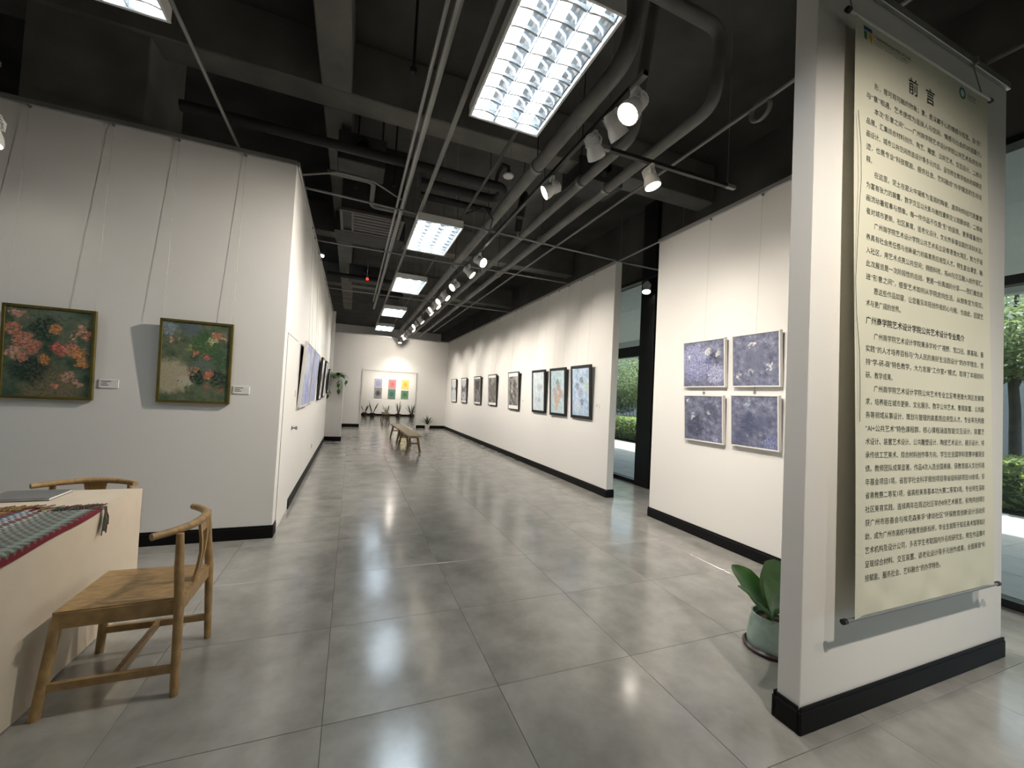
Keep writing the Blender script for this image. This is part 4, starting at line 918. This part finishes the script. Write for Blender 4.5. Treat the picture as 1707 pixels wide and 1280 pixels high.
# broad-leaved plant half hidden by the banner wall
t = thing('potted_plant', 'broad-leaved plant in a mint glazed pot half hidden behind the banner wall', 'plant', (2.56, 1.80, 0))
MB().lathe([(0, .012), (.128, .012), (.134, .05), (.120, .16), (.108, .20), (.112, .215), (.102, .215), (.098, .19), (0, .185)], 24).build('pot', M['glaze'], t, smooth=True)
MB().lathe([(0, 0), (.150, 0), (.158, .02), (.145, .03), (.130, .014), (0, .013)], 24).build('saucer', M['darkglaze'], t, smooth=True)
MB().lathe([(0, .192), (.10, .189)], 16).build('soil', M['soil'], t)
def broad(pts, wid, nrm, nm='leaf'):
    b = MB(); P = [Vector(p) for p in pts]; m = 12; vs = []; fs = []
    for i in range(m+1):
        s = i/m; k = s*(len(P)-1); a = min(int(k), len(P)-2); f = k-a; c = P[a]*(1-f)+P[a+1]*f
        tn = (P[a+1]-P[a]).normalized(); x = tn.cross(Vector(nrm)).normalized(); u = x.cross(tn)
        w_ = wid*(max(0, math.sin(PI*s**.85)))**.62*.5+.001
        for q in (-1, -.5, 0, .5, 1): vs.append(c+x*w_*q+u*w_*.22*abs(q))
        if i:
            for q in range(4): fs.append(((i-1)*5+q, (i-1)*5+q+1, i*5+q+1, i*5+q))
    b.add(vs, fs); b.build(nm, M['plant'], t, smooth=True)
broad([(-.05, -.02, .20), (-.12, -.03, .27), (-.20, -.05, .34), (-.29, -.06, .40), (-.37, -.05, .455)], .13, (.45, -.35, .8))
broad([(.0, -.02, .20), (-.04, -.05, .30), (-.08, -.06, .38), (-.10, -.02, .455)], .26, (.15, -1, .25))
broad([(.04, 0, .20), (.08, .05, .32), (.14, .08, .42), (.22, .10, .48)], .22, (-.2, -.8, .5))
broad([(.02, .05, .20), (.0, .12, .30), (-.02, .20, .38), (-.03, .27, .42)], .20, (0, -.6, .8))
for (a, r) in ((0, .0), (1, .02)):
    MB().tube([(-.03+a*.03, 0, .16), (-.04+a*.02, -.01, .21)], .008, 6).build('stalk', M['plant'], t)

# ------------------------------------------------------------------ the garden outside
gd = struct(MB().box(5.42, 45, -12, 60, -.2, -.02).build('ground', M['soil']))
pv = struct(MB().box(5.3, 10.3, -12, 45, -.06, -.012).build('terrace_base', M['grout']))
pm = MB(); pm.bev(.002, .798, .002, .798, -.03, .0, .003); p0 = pm.build('paving_slab', M['paving'], pv); p0.location = (5.42, 0.0, 0); n_ = 0
for i in range(6):
    for j in range(-1, 26):
        if (i, j) == (0, 0): continue
        c = p0.copy(); COL.objects.link(c); c.location = (5.42+.8*i, .8*j, 0)
cn = struct(MB().bev(5.4, 10.4, -12, 40, 4.0, 4.3, .01).build('canopy', M['soffit'], origin=(5.4, 0, 4.0)))
MB().bev(4.85, 5.0, -12, 40, -.32, .0, .01).build('edge_beam', M['soffit'], cn)
for j in range(8):
    MB().lathe([(0, -.012), (.07, -.012), (.08, 0)], 16, Matrix.Translation((2.4, 1.5+j*2.6, 0))).build('canopy_downlight', M['lens'], cn)
def leaves(b, c, rad, n, size, flatk=1.0):
    for k in range(n):
        while True:
            v = Vector((random.uniform(-1, 1), random.uniform(-1, 1), random.uniform(-1, 1)))
            if .35 < v.length < 1: break
        p = Vector((c[0]+v.x*rad[0], c[1]+v.y*rad[1], c[2]+v.z*rad[2]))
        d = Vector((random.uniform(-1, 1), random.uniform(-1, 1), random.uniform(-.7, .5))).normalized(); x = d.cross(Vector((random.uniform(-1, 1), random.uniform(-1, 1), 1))).normalized()
        s = size*random.uniform(.6, 1.3)
        b.add([p-d*s, p+x*s*.42, p+d*s, p-x*s*.42], [(0, 1, 2, 3)])
def hedge(x, y, lx, ly, h_, label, n, m='leafB'):
    t = thing('hedge', label, 'hedge', (x, y, 0), 0, 'clipped hedges beyond the terrace')
    b = MB(); 
    for k in range(n):
        p = (random.uniform(-lx, lx), random.uniform(-ly, ly), random.uniform(.04, h_)); f = random.random()
        if f < .45: p = (p[0], p[1], h_*random.uniform(.93, 1.05))
        elif f < .75: p = (-lx*random.uniform(.93, 1.05), p[1], p[2])
        d = Vector((random.uniform(-1, 1), random.uniform(-1, 1), random.uniform(-.2, .9))).normalized(); q = d.cross(Vector((.3, .5, 1))).normalized(); s = random.uniform(.04, .075)
        P = Vector(p); b.add([P-d*s, P+q*s*.5, P+d*s, P-q*s*.5], [(0, 1, 2, 3)])
    b.build('foliage', M[m], t)['kind'] = 'stuff'
    MB().bev(-lx*.8, lx*.8, -ly*.96, ly*.96, 0, h_*.8, .05).build('inner_growth', M['plant2'], t)
hedge(11.2, 3.2, .75, 2.4, .85, 'bright clipped hedge behind the terrace, seen right of the banner wall', 5200)
hedge(11.4, 15.0, .8, 3.4, .9, 'bright clipped hedge seen through the gap between the right-hand walls', 5200)
def tree(x, y, h_, label, clumps, n, m='leafA', tr=.09):
    t = thing('tree', label, 'tree', (x, y, 0), 0, 'garden trees')
    b = MB(); b.tube([(0, 0, 0), (.05, .03, h_*.35), (-.03, .08, h_*.62), (.04, 0, h_*.85)], [tr*1.2, tr, tr*.75, tr*.3], 9)
    for k in range(4):
        a = k*1.7; b.tube([(0, .05, h_*(.40+.1*k)), (math.cos(a)*.5, math.sin(a)*.5, h_*(.55+.1*k)), (math.cos(a)*.9, math.sin(a)*1.0, h_*(.63+.1*k))], [tr*.5, tr*.35, tr*.1], 6)
    b.build('trunk', M['bark'], t, smooth=True)
    b = MB()
    for (cx, cy, cz, r) in clumps: leaves(b, (cx, cy, cz), (r, r, r*.8), n, .085)
    b.build('crown', M[m], t)['kind'] = 'stuff'
tree(13.6, 4.2, 5.2, 'leafy garden tree with a dark trunk, seen right of the banner wall', [(0, 0, 3.6, 1.5), (-.6, .8, 2.9, 1.1), (.4, -1.0, 3.1, 1.3), (-.8, -.7, 3.2, 1.0)], 1500)
tree(13.4, 16.2, 5.0, 'dense garden tree seen through the gap between the right-hand walls', [(0, 0, 3.2, 1.6), (-.6, -1.2, 2.2, 1.2), (.2, 1.3, 2.7, 1.4), (-.6, .9, 1.7, .9)], 1700)
tree(17.2, 21.0, 6.0, 'second garden tree, behind the dense one in the gap', [(0, 0, 3.8, 1.9), (.2, -1.6, 2.6, 1.5), (0, 1.6, 2.6, 1.5)], 1500)
tree(17.4, 7.6, 6.0, 'taller garden tree farther back on the right', [(0, 0, 4.6, 1.8), (0, 1.4, 3.8, 1.4), (-.3, -1.5, 4.2, 1.5)], 1200)
t = thing('garden_building', 'beige rendered building beyond the garden hedge', 'building', (21, 6, 0))
MB().box(0, 6, -14, 34, 0, 7.5).build('wall_body', M['render'], t)
for k in range(7):
    f = MB(); y = -11+k*6; 
    for a in ((-.05, .02, y, y+.08, 1.2, 3.0), (-.05, .02, y+1.9, y+1.98, 1.2, 3.0), (-.05, .02, y, y+1.98, 1.2, 1.28), (-.05, .02, y, y+1.98, 2.92, 3.0)): f.box(*a)
    f = f.build('window', M['mull'], t); MB().box(-.02, -.005, y+.08, y+1.9, 1.28, 2.92).build('pane', M['metalbox'], f)
t = thing('garden_fence', 'low pale picket fence behind the hedge in the gap', 'fence', (12.6, 15.4, 0))
for k in range(24): MB().bev(-.012, .012, -3+k*.25-.02, -3+k*.25+.02, 0, 1.5, .003).build('picket', M['soffit'], t)
MB().bev(.012, .03, -3.1, 2.9, 1.25, 1.31, .003).build('fence_rail', M['soffit'], t); MB().bev(.012, .03, -3.1, 2.9, .3, .36, .003).build('fence_rail', M['soffit'], t)
